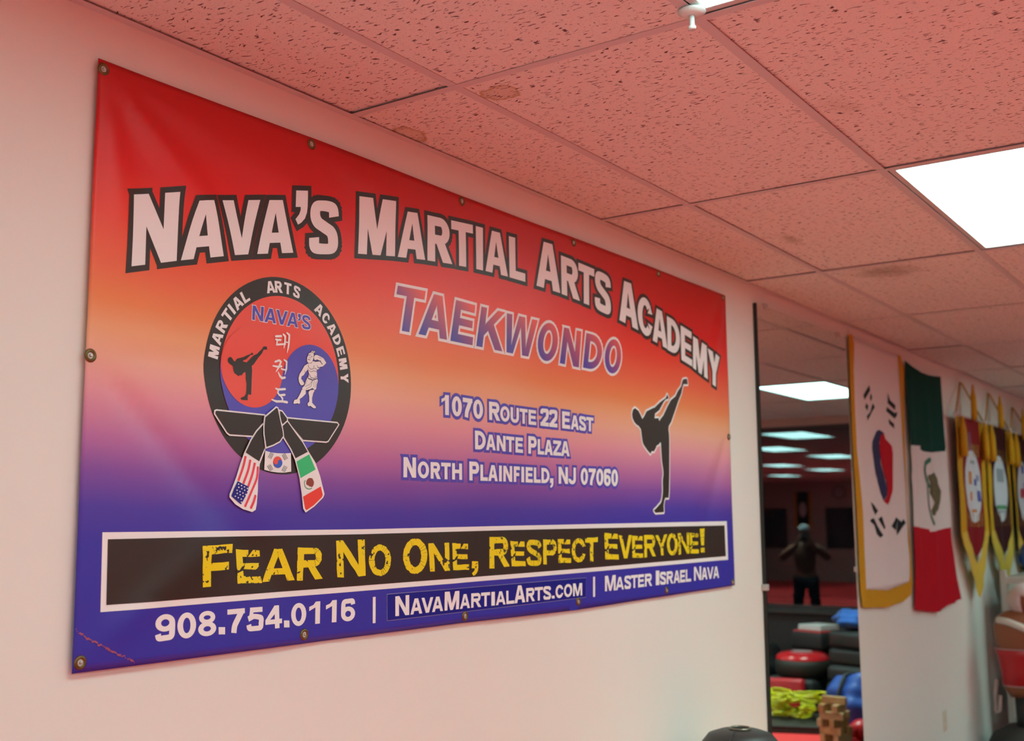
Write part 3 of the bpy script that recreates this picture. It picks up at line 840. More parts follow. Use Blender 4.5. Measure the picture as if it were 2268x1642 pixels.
pt = BAN.layer('navy_patch', [patch], K_NAVY, 1.2, ban, label='darker navy vinyl patch with the web address')
P2 = textline([('N', 160, 303, 'c'), ('A', 315, 438, 's'), ('V', 430, 552, 's'), ('A', 540, 655, 's'), ('M', 670, 818, 'c'), ('A', 828, 938, 's'), ('R', 950, 1052, 's'), ('T', 1053, 1147, 's'), ('I', 1160, 1197, 's'), ('A', 1207, 1307, 's'), ('L', 1315, 1397, 's'),
               ('A', 1398, 1512, 'c'), ('R', 1523, 1612, 's'), ('T', 1612, 1700, 's'), ('S', 1703, 1787, 's'), ('.', 1795, 1825, 's', 283, 312), ('C', 1835, 1918, 's'), ('O', 1925, 2013, 's'), ('M', 2022, 2118, 's')],
              [(160, 498), (300, 484), (438, 467), (670, 440), (818, 423), (950, 410), (1160, 388), (1397, 364), (1512, 350), (2022, 290), (2118, 280)],
              [(160, 291), (303, 275), (672, 243), (818, 232), (1398, 180), (1512, 170)], [(315, 316), (430, 307), (550, 297), (828, 272), (950, 260), (1147, 245), (1307, 234), (1523, 205), (1700, 190), (2022, 156), (2118, 150)], c9, BY, .285, .225)
letters(BAN, P2, K_W, 2.2, pt)
BAN.layer('divider_bar', place_glyph('|', [c9(p) for p in [(2234, 85), (2255, 84), (2254, 294), (2233, 297)]], BY), K_W, 1, ban)
c10 = crop(1320, 1140, 7.0875)
P3 = textline([('M', 133, 300, 'c'), ('A', 300, 430, 's'), ('S', 437, 543, 's'), ('T', 540, 650, 's'), ('E', 655, 750, 's'), ('R', 762, 872, 's'), ('I', 930, 985, 'c'), ('S', 992, 1090, 's'), ('R', 1098, 1198, 's'), ('A', 1205, 1305, 's'), ('E', 1308, 1392, 's'), ('L', 1400, 1487, 's'),
               ('N', 1533, 1645, 'c'), ('A', 1650, 1740, 's'), ('V', 1735, 1835, 's'), ('A', 1830, 1922, 's')],
              [(133, 1208), (300, 1190), (655, 1147), (878, 1120), (933, 1112), (1487, 1050), (1535, 1040), (1922, 995)], [(133, 965), (300, 948), (935, 882), (985, 880), (1533, 825), (1645, 812)],
              [(300, 990), (540, 955), (650, 945), (865, 925), (1100, 895), (1440, 862), (1690, 835), (1885, 815)], c10, BY, .285, .225)
tl_ = empty('instructor_line'); tl_.parent = ban
letters(BAN, P3, K_W, 1, tl_)

# --- slogan panel
cA = crop(150, 1150, 3.489); cB = crop(430, 1150, 6.13); cC = crop(730, 1150, 6.13); cD = crop(1060, 1140, 8.1); cE = c10; cW = crop(780, 1130, 2.637)
po = [wallpt(*p, BY) for p in [cA((260, 103)), cB((0, 166)), cB((2268, 140)), cW((900, 93)), cE((2048, 105)), cE((2065, 710)), cW((1365, 364)), cW((0, 478)), cA((242, 720))]]
pi_ = [wallpt(*p, BY) for p in [cA((300, 157)), cB((0, 248)), cB((2268, 207)), cW((900, 118)), cE((2010, 172)), cE((2028, 655)), cW((1365, 340)), cW((0, 446)), cA((286, 665))]]
fr = BAN.layer('slogan_frame', [po], K_W, 1, ban, label='white frame round the slogan')
BAN.layer('slogan_panel', [pi_], K_K, 2, ban, label='black slogan panel')
slog = [('F', cB, (80, 372), (515, 342), (490, 905), (95, 932)), ('E', cB, (563, 414), (905, 422), (917, 875), (578, 875)), ('A', cB, (925, 412), (1345, 402), (1358, 835), (925, 858)), ('R', cB, (1397, 386), (1738, 388), (1725, 812), (1382, 845)),
        ('N', cC, (77, 297), (462, 278), (480, 772), (90, 797)), ('O', cC, (522, 352), (825, 350), (822, 768), (527, 772)), ('O', cC, (983, 270), (1307, 266), (1305, 738), (983, 742)), ('N', cC, (1312, 335), (1598, 320), (1598, 700), (1345, 717)),
        ('E', cC, (1640, 327), (1863, 338), (1873, 692), (1648, 692)), (',', cC, (1910, 572), (1998, 572), (2000, 768), (1912, 768)),
        ('R', cD, (172, 405), (520, 400), (530, 935), (172, 972)), ('E', cD, (547, 477), (808, 485), (820, 928), (570, 925)), ('S', cD, (838, 460), (1105, 458), (1108, 915), (835, 920)), ('P', cD, (1135, 450), (1382, 446), (1380, 893), (1137, 895)),
        ('E', cD, (1402, 440), (1637, 447), (1648, 872), (1415, 868)), ('C', cD, (1655, 432), (1908, 428), (1914, 855), (1658, 862)), ('T', cD, (1900, 420), (2130, 410), (2130, 846), (1912, 852)),
        ('E', cE, (120, 291), (333, 302), (345, 710), (135, 705)), ('V', cE, (345, 330), (548, 320), (550, 686), (352, 690)), ('E', cE, (548, 336), (720, 342), (727, 680), (556, 678)), ('R', cE, (738, 324), (920, 320), (922, 655), (745, 676)),
        ('Y', cE, (912, 328), (1103, 312), (1108, 640), (942, 650)), ('O', cE, (1095, 300), (1262, 298), (1263, 640), (1097, 642)), ('N', cE, (1263, 298), (1443, 286), (1452, 612), (1278, 630)), ('E', cE, (1455, 290), (1603, 298), (1608, 612), (1468, 612)),
        ('!', cE, (1622, 225), (1700, 217), (1706, 595), (1628, 602))]
rs = random.Random(5)
def rough(polys):
    out = []
    for p in polys:
        q = []; n = len(p)
        for i in range(n):
            a, b = p[i], p[(i + 1) % n]; L = math.dist(a, b); k = max(1, int(L / .018))
            for j in range(k):
                t = j / k; q.append((a[0] + (b[0] - a[0]) * t + rs.uniform(-.0009, .0009), a[1] + (b[1] - a[1]) * t + rs.uniform(-.0009, .0009)))
        out.append(q)
    return out
SG = [rough(place_glyph(t[0], [t[1](p) for p in t[2:]], BY, tk=.27, sk=.205)) for t in slog]
tl_ = empty('slogan_lettering'); tl_.parent = ban; tl_['label'] = 'distressed yellow slogan lettering'
letters(BAN, SG, K_YEL, 3, tl_)
# cracks torn out of the yellow E and A letters
cr_ = []
for t in slog:
    if t[0] != 'E': continue
    q = [wallpt(*t[1](p), BY) for p in t[2:]]
    def at(u, v): 
        a = tuple(q[0][i] * (1 - u) + q[1][i] * u for i in (0, 1)); b = tuple(q[3][i] * (1 - u) + q[2][i] * u for i in (0, 1))
        return tuple(a[i] * v + b[i] * (1 - v) for i in (0, 1))
    cr_ += [[at(.52, 1.02), at(.72, 1.02), at(.47, .78), at(.38, .74), at(.50, .86)], [at(.38, .78), at(.46, .78), at(.30, .50), at(.22, .44), at(.36, .62)],
            [at(.22, .50), at(.34, .52), at(.24, .38), at(.02, .30), at(-.04, .30), at(-.04, .40), at(.10, .38)]]
for p in cr_: BAN.layer('crack', [ccw(p)], K_K, 3.6, ban)

# --- kicking figure
kA = crop(1380, 820, 10.2625); kB = crop(1380, 980, 9.122)
kick = [kA(p) for p in [(250, 865), (205, 905), (185, 1000), (195, 1090), (240, 1190), (290, 1245), (330, 1265), (385, 1345), (400, 1480), (415, 1600)]] + \
       [kB(p) for p in [(378, 10), (400, 60), (460, 150), (528, 235), (555, 180), (600, 185), (640, 110), (650, 70), (700, 40), (728, 0), (740, 20), (750, 200), (765, 400), (790, 560), (795, 660), (780, 760), (785, 1000), (775, 1100), (760, 1190), (735, 1240), (665, 1320), (605, 1380), (640, 1425), (805, 1412), (805, 1340), (798, 1290), (815, 1170), (835, 1120), (900, 1125), (910, 1000), (915, 600), (912, 20)]] + \
       [kA(p) for p in [(1025, 1600), (1020, 1450), (1005, 1350), (1015, 1270), (1070, 1180), (1140, 980), (1230, 720), (1305, 530), (1330, 400), (1355, 320), (1455, 325), (1440, 210), (1420, 198), (1345, 215), (1325, 270), (1305, 370), (1225, 480), (1170, 600), (1060, 690), (975, 850), (885, 1040), (820, 1120), (797, 1165), (775, 1095), (690, 1100), (700, 990), (800, 910), (900, 720), (945, 665), (1000, 655), (1005, 620), (980, 555), (945, 640), (820, 730), (690, 860), (660, 865), (510, 940), (460, 1050), (415, 1115), (375, 1020), (330, 930)]]
kick = [wallpt(*p, BY) for p in kick]
BAN.layer('figure_outline', outline([ccw(kick)], .0068, False), K_W, 1, ban)
BAN.layer('kicking_figure', [kick], K_K, 2, ban, label='black silhouette of a high kick')

# --- round emblem
ex, ez, er, ei = 1.0935, 1.980, .2215, .1785
def circ(cx, cz, r, n=72, a0=0, a1=360): return [(cx + r * math.cos(math.radians(a0 + (a1 - a0) * i / n)), cz + r * math.sin(math.radians(a0 + (a1 - a0) * i / n))) for i in range(n)]
_w = lambda p: wallpt(*p, BY)
EM = empty('emblem', (0, 0, 0)); EM.parent = ban
BAN.layer('black_ring', [circ(ex, ez, er, 96)], K_K, 1, EM)
BAN.layer('red_field', [circ(ex, ez, ei, 96)], K_RED, 2, EM)
ta = -6.0   # tilt of the red and blue swirl
ux, uz = math.cos(math.radians(ta)), math.sin(math.radians(ta))
lower = [(ex + ei * math.cos(math.radians(ta + 180 + 180 * i / 60)), ez + ei * math.sin(math.radians(ta + 180 + 180 * i / 60))) for i in range(61)]
BAN.layer('blue_field', [lower, circ(ex + ux * ei / 2, ez + uz * ei / 2, ei / 2 - .0003)], K_BLU, 3, EM)
BAN.layer('red_lobe', [circ(ex - ux * ei / 2, ez - uz * ei / 2, ei / 2 - .0003)], K_RED, 4, EM)
c11 = crop(430, 590, 5.2972)
ringtext = []
for ch, p in [('M', (203, 995)), ('A', (250, 832)), ('R', (300, 690)), ('T', (355, 545)), ('I', (415, 478)), ('A', (492, 412)), ('L', (582, 345)),
              ('A', (872, 246)), ('R', (968, 252)), ('T', (1078, 272)), ('S', (1183, 318)),
              ('A', (1432, 545)), ('C', (1513, 635)), ('A', (1582, 752)), ('D', (1645, 880)), ('E', (1682, 1010)), ('M', (1708, 1152)), ('Y', (1722, 1312))]:
    wx, wz = _w(c11(p)); an = math.atan2(wz - ez, wx - ex); rad = (er + ei) / 2 - .001
    h = .0265; a = {'I': .28, 'M': 1.0, 'A': .98, 'L': .72, 'E': .78, 'S': .8}.get(ch, .86)
    tx, tz = math.sin(an), -math.cos(an); nx, nz = math.cos(an), math.sin(an)
    c0 = (ex + nx * rad, ez + nz * rad)
    ringtext.append([])
    for g in glyph(ch, a, .27, .21):
        ringtext[-1].append([(c0[0] + tx * (x - a / 2) * h + nx * (y - .5) * h, c0[1] + tz * (x - a / 2) * h + nz * (y - .5) * h) for x, y in g])
letters(BAN, [[ccw(p) for p in g] for g in ringtext], K_W, 2, EM)
c12 = crop(550, 670, 16.2)
NV = [place_glyph(t[0], [c12(p) for p in t[1:]], BY, tk=.23, sk=.18) for t in [
    ('N', (112, 115), (495, 178), (475, 692), (97, 628)), ('A', (542, 198), (940, 278), (925, 775), (525, 705)), ('V', (932, 275), (1330, 345), (1325, 845), (927, 775)), ('A', (1325, 350), (1710, 418), (1695, 915), (1310, 850)),
    ("'", (1703, 420), (1803, 435), (1800, 690), (1695, 675)), ('S', (1858, 455), (2152, 508), (2165, 1000), (1838, 950))]]
BAN.layer('name_outline', flat([outline(g, .0016) for g in NV]), K_W, 3, EM)
letters(BAN, NV, K_BLU, 4, EM)
# brush-written syllables
c13 = crop(590, 725, 9.1167)
px2m = lambda v: v / 9.1167 * .00095
kor = [([(155, 190), (262, 186)], [46, 50]), ([(160, 252), (200, 262), (255, 262)], [44, 44, 44]), ([(185, 262), (182, 320), (185, 355)], [38, 42, 44]), ([(178, 358), (250, 352), (345, 345)], [40, 44, 40]),
       ([(300, 150), (340, 190), (338, 300), (322, 425)], [40, 52, 50, 24]), ([(338, 306), (390, 312)], [28, 28]), ([(372, 122), (420, 165), (415, 340), (405, 430), (388, 522)], [38, 54, 52, 44, 14]),
       ([(160, 700), (235, 672), (275, 700), (240, 800), (180, 902)], [44, 46, 48, 50, 20]), ([(118, 782), (200, 800), (290, 792)], [32, 44, 44]), ([(335, 662), (388, 700), (385, 850), (358, 962)], [34, 50, 48, 16]), ([(285, 842), (330, 862), (372, 860)], [34, 40, 34]),
       ([(225, 912), (258, 985), (300, 1032), (360, 1018)], [28, 50, 54, 50]),
       ([(172, 1238), (215, 1262), (360, 1252)], [34, 48, 50]), ([(225, 1262), (212, 1330), (245, 1378), (350, 1368)], [42, 44, 46, 50]), ([(272, 1402), (305, 1440), (298, 1490)], [38, 46, 38]), ([(88, 1465), (180, 1502), (300, 1502), (395, 1518)], [30, 52, 50, 58])]
ks = []
for P, wd in kor:
    Q = [_w(c13(p)) for p in P]; ks += stroke(Q, [px2m(v) for v in wd], True, 10)
BAN.layer('brush_lettering', ks, K_W, 5, EM, kind='stuff')
# small kicking figure
c14 = crop(490, 755, 11.727)
sk_ = [(205, 420), (165, 455), (150, 500), (165, 560), (210, 605), (270, 640), (295, 680), (300, 760), (325, 840), (435, 928), (465, 895), (510, 905), (555, 845), (612, 808), (622, 900), (620, 1000), (638, 1120), (628, 1240), (615, 1380), (570, 1450), (465, 1495), (490, 1540), (655, 1550), (650, 1470), (670, 1395), (745, 1408), (765, 1100), (785, 780), (775, 660), (830, 610), (935, 450), (1030, 330), (1070, 240), (1165, 235), (1150, 165), (1130, 148), (1060, 158), (1030, 215), (960, 285), (905, 345), (830, 380), (770, 430), (680, 530), (640, 565), (605, 560), (580, 545), (540, 545), (560, 510), (630, 485), (740, 375), (800, 370), (800, 335), (775, 305), (735, 350), (640, 385), (550, 430), (390, 470), (345, 540), (310, 525), (270, 460), (240, 430)]
BAN.layer('small_kicking_figure', [[_w(c14(p)) for p in sk_]], K_K, 5, EM)
# standing guardian figure, white with dark contour
c15 = crop(635, 765, 10.95)
G = [[(490, 200), (545, 180), (600, 195), (615, 240), (605, 340), (580, 410), (530, 440), (480, 430), (455, 380), (455, 300), (480, 250)],
     [(545, 185), (560, 145), (600, 140), (650, 165), (645, 195), (600, 200)],
     [(610, 280), (640, 245), (690, 240), (760, 270), (850, 320), (920, 430), (900, 460), (830, 470), (760, 380), (700, 350), (640, 370), (612, 330)],
     [(640, 410), (760, 395), (820, 470), (900, 460), (840, 520), (740, 540), (700, 520)],
     [(470, 450), (560, 440), (600, 390), (660, 400), (720, 470), (720, 560), (765, 545), (740, 585), (695, 600), (705, 700), (705, 790), (500, 790), (510, 680), (490, 600), (480, 500)],
     [(480, 448), (492, 500), (478, 600), (430, 660), (390, 730), (340, 760), (330, 820), (380, 870), (405, 930), (380, 970), (320, 975), (275, 890), (265, 800), (290, 700), (350, 600), (400, 500)],
     [(480, 780), (715, 780), (725, 880), (700, 960), (690, 1060), (660, 1090), (600, 1040), (540, 1070), (470, 1090), (360, 1080), (350, 1040), (410, 980), (440, 880)],
     [(340, 1080), (440, 1090), (440, 1180), (360, 1260), (290, 1310), (300, 1400), (270, 1430), (240, 1410), (150, 1425), (135, 1400), (160, 1330), (230, 1310), (280, 1220), (320, 1140)],
     [(510, 1100), (640, 1080), (650, 1110), (620, 1160), (590, 1280), (590, 1400), (680, 1500), (670, 1535), (620, 1530), (540, 1470), (510, 1490), (480, 1460), (480, 1410), (520, 1370), (520, 1250), (505, 1170)]]
GP = [ccw([_w(c15(p)) for p in g]) for g in G]
BAN.layer('guardian_contour', outline(GP, .0011, False), K_LIN, 4, EM)
BAN.layer('guardian_figure', GP, K_W, 5, EM)
gl = [([(495, 250), (530, 240)], 12), ([(545, 290), (570, 275)], 14), ([(500, 300), (535, 320)], 10), ([(475, 345), (525, 360)], 14), ([(560, 190), (600, 150)], 16), ([(605, 200), (650, 175)], 16), ([(640, 240), (610, 280), (620, 350)], 10),
      ([(485, 480), (500, 540), (550, 590), (620, 570), (625, 500)], 12), ([(640, 560), (690, 590)], 12), ([(700, 490), (715, 540)], 12), ([(500, 610), (560, 650), (620, 620), (690, 650)], 10), ([(515, 700), (560, 790), (640, 810), (700, 770)], 14),
      ([(485, 800), (600, 850), (715, 810)], 24), ([(600, 860), (520, 960), (420, 1000)], 9), ([(590, 880), (560, 1000), (450, 1060)], 9), ([(640, 860), (620, 1020)], 8), ([(690, 870), (655, 1040)], 8), ([(470, 860), (430, 960)], 8),
      ([(720, 300), (800, 330)], 7), ([(760, 380), (830, 468)], 10), ([(640, 400), (780, 385)], 18), ([(350, 870), (385, 890)], 8), ([(480, 1100), (520, 1110)], 30), ([(400, 620), (420, 660)], 9), ([(655, 745), (660, 760)], 14)]
gs_ = []
for P, wd in gl: gs_ += stroke([_w(c15(p)) for p in P], wd / 10.95 * .0009, True, 6)
BAN.layer('guardian_lines', gs_, K_LIN, 6, EM, kind='stuff')
# belt with flags
c16 = crop(430, 860, 5.661)
def bw(P): return ccw([_w(c16(p)) for p in P])
bl = {'left': [(240, 285), (262, 276), (870, 338), (850, 450), (720, 608), (425, 590), (392, 565), (236, 325)], 'right': [(1145, 372), (1770, 434), (1790, 460), (1660, 668), (1635, 680), (1345, 658), (1150, 420)]}
tailL = [(850, 440), (760, 540), (690, 650), (610, 820), (560, 960), (515, 1110), (470, 1230), (432, 1330), (430, 1365), (500, 1450), (590, 1510), (700, 1545), (738, 1520), (750, 1450), (765, 1280), (770, 1150), (795, 950), (870, 755)]
tailR = [(1080, 470), (1145, 405), (1260, 570), (1340, 680), (1410, 810), (1490, 940), (1550, 1110), (1605, 1330), (1590, 1370), (1480, 1480), (1378, 1550), (1352, 1510), (1330, 1320), (1300, 1120), (1245, 900), (1190, 770), (1100, 620)]
knot = [(1000, 240), (930, 300), (855, 362), (843, 480), (845, 580), (870, 752), (960, 720), (1045, 675), (1092, 605), (1085, 540), (1060, 430), (1022, 252)]
loop = [(1040, 278), (1080, 290), (1145, 380), (1145, 412), (1080, 470), (1050, 400)]
kr = [(875, 785), (950, 808), (1035, 818), (1120, 820), (1195, 815), (1197, 1048), (1110, 1062), (1030, 1060), (940, 1048), (860, 1025)]
BAN.layer('korean_flag', [bw(kr)], K_W, 5, EM)
tg = []
for cx, cy, an in [(942, 848, 62), (1118, 862, -62), (933, 1000, -62), (1110, 1015, 62)]:
    for o in (-18, 0, 18):
        dx, dy = math.cos(math.radians(an)), -math.sin(math.radians(an)); nx, ny = -dy, dx
        tg += stroke([_w(c16((cx + nx * o - dx * 38, cy + ny * o - dy * 38))), _w(c16((cx + nx * o + dx * 38, cy + ny * o + dy * 38)))], .0013, False)
BAN.layer('flag_bars', tg, K_K, 6, EM, kind='stuff')
fc = lambda cx, cy, rx, ry, a0, a1: [(cx + rx * math.cos(math.radians(a0 + (a1 - a0) * i / 24)), cy - ry * math.sin(math.radians(a0 + (a1 - a0) * i / 24))) for i in range(25)]
BAN.layer('flag_disc_red', [bw(fc(1027, 930, 57, 73, 0, 360)[:-1])], K_RED, 6, EM)
BAN.layer('flag_disc_blue', [bw(fc(1027, 930, 57, 73, 180, 360)), bw(fc(1055, 935, 28, 36, 0, 360)[:-1])], ink('flag_blue_ink', pr(70, 92, 165)), 7, EM)
BAN.layer('flag_disc_lobe', [bw(fc(999, 925, 28, 34, 0, 360)[:-1])], K_RED, 8, EM)
border = .0033
BE = [bw(bl['left']), bw(bl['right'])]
for p in BE: BAN.layer('belt_band_edge', outline([p], border / 2, False), K_W, 5, EM)
def shrink(P, k):
    cx = sum(p[0] for p in P) / len(P); cz = sum(p[1] for p in P) / len(P)
    return [(cx + (p[0] - cx) * k, cz + (p[1] - cz) * k) for p in P]
def insetp(P, d):
    P = ccw(P); n = len(P); out = []
    for i in range(n):
        a, b, c = P[i - 1], P[i], P[(i + 1) % n]
        l1 = math.dist(a, b) or 1e-9; l2 = math.dist(b, c) or 1e-9
        n1 = (-(b[1] - a[1]) / l1, (b[0] - a[0]) / l1); n2 = (-(c[1] - b[1]) / l2, (c[0] - b[0]) / l2)
        k = d / max(.35, 1 + n1[0] * n2[0] + n1[1] * n2[1])
        out.append((b[0] + (n1[0] + n2[0]) * k, b[1] + (n1[1] + n2[1]) * k))
    return out
for p in BE: BAN.layer('belt_band', [insetp(p, border / 2)], K_K, 6, EM)
TL_ = [bw(tailL), bw(tailR)]
for p in TL_: BAN.layer('belt_tail_edge', outline([p], border / 2, False), K_W, 7, EM)
for p in [bw([(850, 440), (760, 540), (690, 650), (612, 812), (795, 932), (870, 755)]), bw([(1080, 470), (1145, 405), (1260, 570), (1340, 680), (1408, 805), (1243, 893), (1190, 770), (1100, 620)])]: BAN.layer('belt_tail', [insetp(p, border / 2)], K_K, 8, EM)
# stripes
st = [[(622, 855), (590, 990), (528, 1165)], [(682, 900), (650, 1040), (590, 1200)], [(738, 938), (705, 1080), (650, 1235)], [(775, 985), (760, 1130), (690, 1300), (608, 1490)], [(740, 1345), (715, 1430), (680, 1508)]]
ss = []
for i, P in enumerate(st):
    Q = crom([_w(c16(p)) for p in P], 6); ss += stroke(Q, .0060 if i != 3 else .0055, False)
BAN.layer('flag_stripes', ss, K_STR, 8, EM, kind='stuff')
BAN.layer('flag_canton', [bw([(518, 1168), (655, 1238), (640, 1310), (560, 1460), (500, 1410), (442, 1355), (470, 1270)])], K_CAN, 8.6, EM)
dots = []
for i in range(6):
    for j in range(4):
        cx = 528 + j * 36 - i * 10 + (i % 2) * 12; cy = 1205 + i * 38 + j * 18 + (i % 2) * 2
        if cy > 1330 + (cx - 440) * .95: continue
        dots.append(bw([(cx + 9 * math.cos(k * math.pi / 3), cy + 9 * math.sin(k * math.pi / 3)) for k in range(6)]))
BAN.layer('flag_stars', dots, K_W, 9.4, EM, kind='stuff')
BAN.layer('flag_green_field', [bw([(1257, 922), (1415, 832), (1496, 1022), (1308, 1130)])], K_GRN, 8, EM)
BAN.layer('flag_white_field', [bw([(1308, 1130), (1496, 1022), (1535, 1130), (1560, 1232), (1340, 1358)])], K_W, 8, EM)
BAN.layer('flag_red_field', [bw([(1342, 1362), (1562, 1235), (1588, 1340), (1576, 1370), (1475, 1470), (1385, 1532), (1368, 1510)])], ink('flag_red_ink', pr(238, 72, 60)), 8, EM)
BAN.layer('flag_eagle', [bw(fc(1425, 1190, 48, 62, -60, 200)), bw([(1400, 1150), (1450, 1130), (1475, 1180), (1450, 1240), (1410, 1230)])], K_BRN, 9, EM)
BAN.layer('flag_wreath', flat([stroke([_w(c16(p)) for p in fc(1415, 1195, 62, 72, 150, 300)[::3]], .0018)]), ink('wreath_ink', pr(90, 140, 95)), 9, EM)
LK = [bw(loop)]
BAN.layer('belt_loop_edge', outline(LK, border / 2, False), K_W, 9, EM)
BAN.layer('belt_loop', [insetp(p, border / 2) for p in LK], K_K, 10, EM)
LK = [bw(knot)]
BAN.layer('belt_knot_edge', outline(LK, border / 2, False), K_W, 11, EM)
BAN.layer('belt_knot', [insetp(p, border / 2) for p in LK], K_K, 12, EM)

# --- scuffed pink crease, grommets
SC = mat('scuffed_crease', (.42, .10, .16), .7, var=.4, vscale=300)
sp = crom([wallpt(*cA(p), BY) for p in [(45, 850), (120, 910), (230, 970), (350, 1030), (440, 1070), (505, 1105)]], 8)
scf = []
for i, p in enumerate(sp[:-1]):
    if rs.random() < .15: continue
    q = sp[i + 1]; scf += stroke([(p[0] + rs.uniform(-.001, .001), p[1] + rs.uniform(-.002, .002)), (q[0], q[1] + rs.uniform(-.002, .002))], rs.uniform(.001, .0042), False)
BAN.layer('crease', scf, SC, 1.5, ban, kind='stuff')
BRASS = mat('aged_brass', (.20, .13, .05), .42, metal=.9, var=.15, vscale=60)
gm = bmesh.new()
lathe(gm, [(.0062, .0), (.0064, .0022), (.0085, .0034), (.0115, .0026), (.0132, .0006), (.0132, 0)], 28, Matrix.Rotation(math.radians(90), 4, 'X'))
gme = bpy.data.meshes.new('grommet'); gm.to_mesh(gme); gm.free(); gme.materials.append(BRASS)
for p in gme.polygons: p.use_smooth = True
hb = bmesh.new(); lathe(hb, [(0, .0008), (.0063, .0008), (.0063, 0)], 20, Matrix.Rotation(math.radians(90), 4, 'X'))
hme_ = bpy.data.meshes.new('grommet_hole'); hb.to_mesh(hme_); hb.free(); hme_.materials.append(mat('wall_seen_through_grommet', (.70, .66, .60), .6))
nb = bmesh.new(); lathe(nb, [(0, .0045), (.0022, .004), (.0032, .002), (.0032, 0)], 14, Matrix.Rotation(math.radians(90), 4, 'X'))
nme_ = bpy.data.meshes.new('nail_head'); nb.to_mesh(nme_); nb.free(); nme_.materials.append(mat('nail_steel', (.6, .58, .55), .3, metal=.8))
for p in [(228, 154), (688, 320), (1022, 446), (1268, 538), (1457, 607), (1600, 660), (175, 1468), (674, 1406), (1028, 1365), (1280, 1333), (1475, 1308), (1621, 1290), (198, 788), (1613, 968)]:
    x, z = wallpt(*p, BY)
    g = link('grommet', gme, None, ban, (x, banner_y(x, z) - .0002, z))
    link('grommet_hole', hme_, None, g); link('nail_head', nme_, None, g)

# ================================================================= WALL MIRROR
MIR = bpy.data.materials.new('silvered_mirror'); MIR.use_nodes = True
_b = MIR.node_tree.nodes['Principled BSDF']
_b.inputs['Base Color'].default_value = (.80, .82, .80, 1); _b.inputs['Metallic'].default_value = 1; _b.inputs['Roughness'].default_value = 0.0
mi = empty('wall_mirror', (3.838, 0, .35), label='tall frameless wall mirror between the banner and the flags', cat='mirror')
bm = bmesh.new(); box(bm, 0, 1.165, -.017, -.003, 0, 2.225); bm_obj('backing', bm, mat('black_mirror_back', (.012, .012, .010), .5), mi)
bm = bmesh.new(); bm.faces.new([bm.verts.new(v) for v in ((.004, -.0185, 0), (1.165, -.0185, 0), (1.165, -.0185, 2.225), (.004, -.0185, 2.225))])
mg = bm_obj('mirror_glass', bm, MIR, mi)
CLIP = mat('clear_plastic_clip', (.5, .45, .42), .3)
for (x, z) in [(.10, 2.222), (1.05, 2.222), (.0, 1.02), (1.165, 1.05), (.10, .003), (1.05, .003)]:
    bm = bmesh.new(); box(bm, x - .012, x + .012, -.026, 0, z - .012, z + .014, .004); bm_obj('clip', bm, CLIP, mi)

# ================================================================= FLAGS
def fold(seed, x0, amp, y0, ztop):
    rr = random.Random(seed); ph = [rr.uniform(0, 6.28) for _ in range(4)]
    def yf(x, z):
        k = min(1, max(.15, (ztop - z) / .7))
        u = (x - x0)
        return y0 - amp * k * (.5 * math.sin(u * 17 + ph[0] + .25 * math.sin(z * 3)) + .3 * math.sin(u * 34 + ph[1]) + .2 * math.sin(u * 55 + ph[2] + z)) - amp * .6
    return yf
FY = -.012
cf1 = crop(1860, 720, 4.563); cf2 = crop(1860, 1050, 4.693); cf3 = crop(2068, 820, 5.865); cf4 = crop(2068, 1080, 5.865)
W1 = lambda *P: [wallpt(*cf1(p), FY) for p in P]
W2 = lambda *P: [wallpt(*cf2(p), FY) for p in P]
CLOTH_W = mat('white_flag_cloth', (.78, .74, .72), .75, spec=.2, bump=(500, .15), sheen=.2)
CLOTH_K = mat('black_flag_print', (.015, .016, .018), .75, spec=.2)
CLOTH_R = mat('red_flag_cloth', (.50, .006, .02), .8, spec=.1)
CLOTH_B = mat('navy_flag_print', (.035, .035, .11), .75, spec=.2)
CLOTH_G = mat('green_flag_cloth', (.004, .05, .032), .8, spec=.1)
GOLD = mat('gold_fringe', (.62, .33, .012), .8, spec=.2, bump=(350, .9), var=.25, vscale=120)
f1 = empty('korean_flag', (0, 0, 0), label='white hanging flag with red and blue circle, black bars and gold fringe', cat='flag')
S1 = Sheet(fold(1, 5.1, .006, FY, 2.6), .0012, .045)
body = W1((98, 95), (330, 215), (590, 300), (640, 900), (660, 1300)) + W2((672, 150), (695, 480), (712, 900), (718, 1120), (480, 1215), (245, 1205), (225, 900), (210, 500), (180, 100)) + W1((160, 1200), (135, 700), (120, 350))
ob = S1.layer('flag_cloth', [body], CLOTH_W, 0, f1); ob.modifiers.new('t', 'SOLIDIFY').thickness = .0015
fr_l = W1((80, 95), (118, 95), (136, 200), (128, 450), (140, 800), (160, 1250)) + W2((188, 0), (222, 400), (238, 800), (256, 1200), (256, 1390), (228, 1385), (208, 1200), (190, 800), (172, 400), (148, 0)) + W1((118, 1100), (95, 600), (85, 300))
fr_r = W1((572, 305), (603, 310), (642, 450), (640, 620), (650, 1100), (668, 1642)) + W2((700, 450), (728, 720), (748, 1000), (752, 1160), (735, 1235), (700, 1130), (712, 1050), (712, 850), (692, 700), (688, 450), (664, 0)) + W1((628, 1300), (605, 800), (585, 450))
fr_b = W2((238, 1200), (480, 1210), (600, 1170), (705, 1120), (750, 1160), (738, 1240), (650, 1330), (480, 1388), (250, 1392), (232, 1385))
for q in (fr_l, fr_r, fr_b): S1.layer('gold_fringe', [q], GOLD, 1.5, f1)
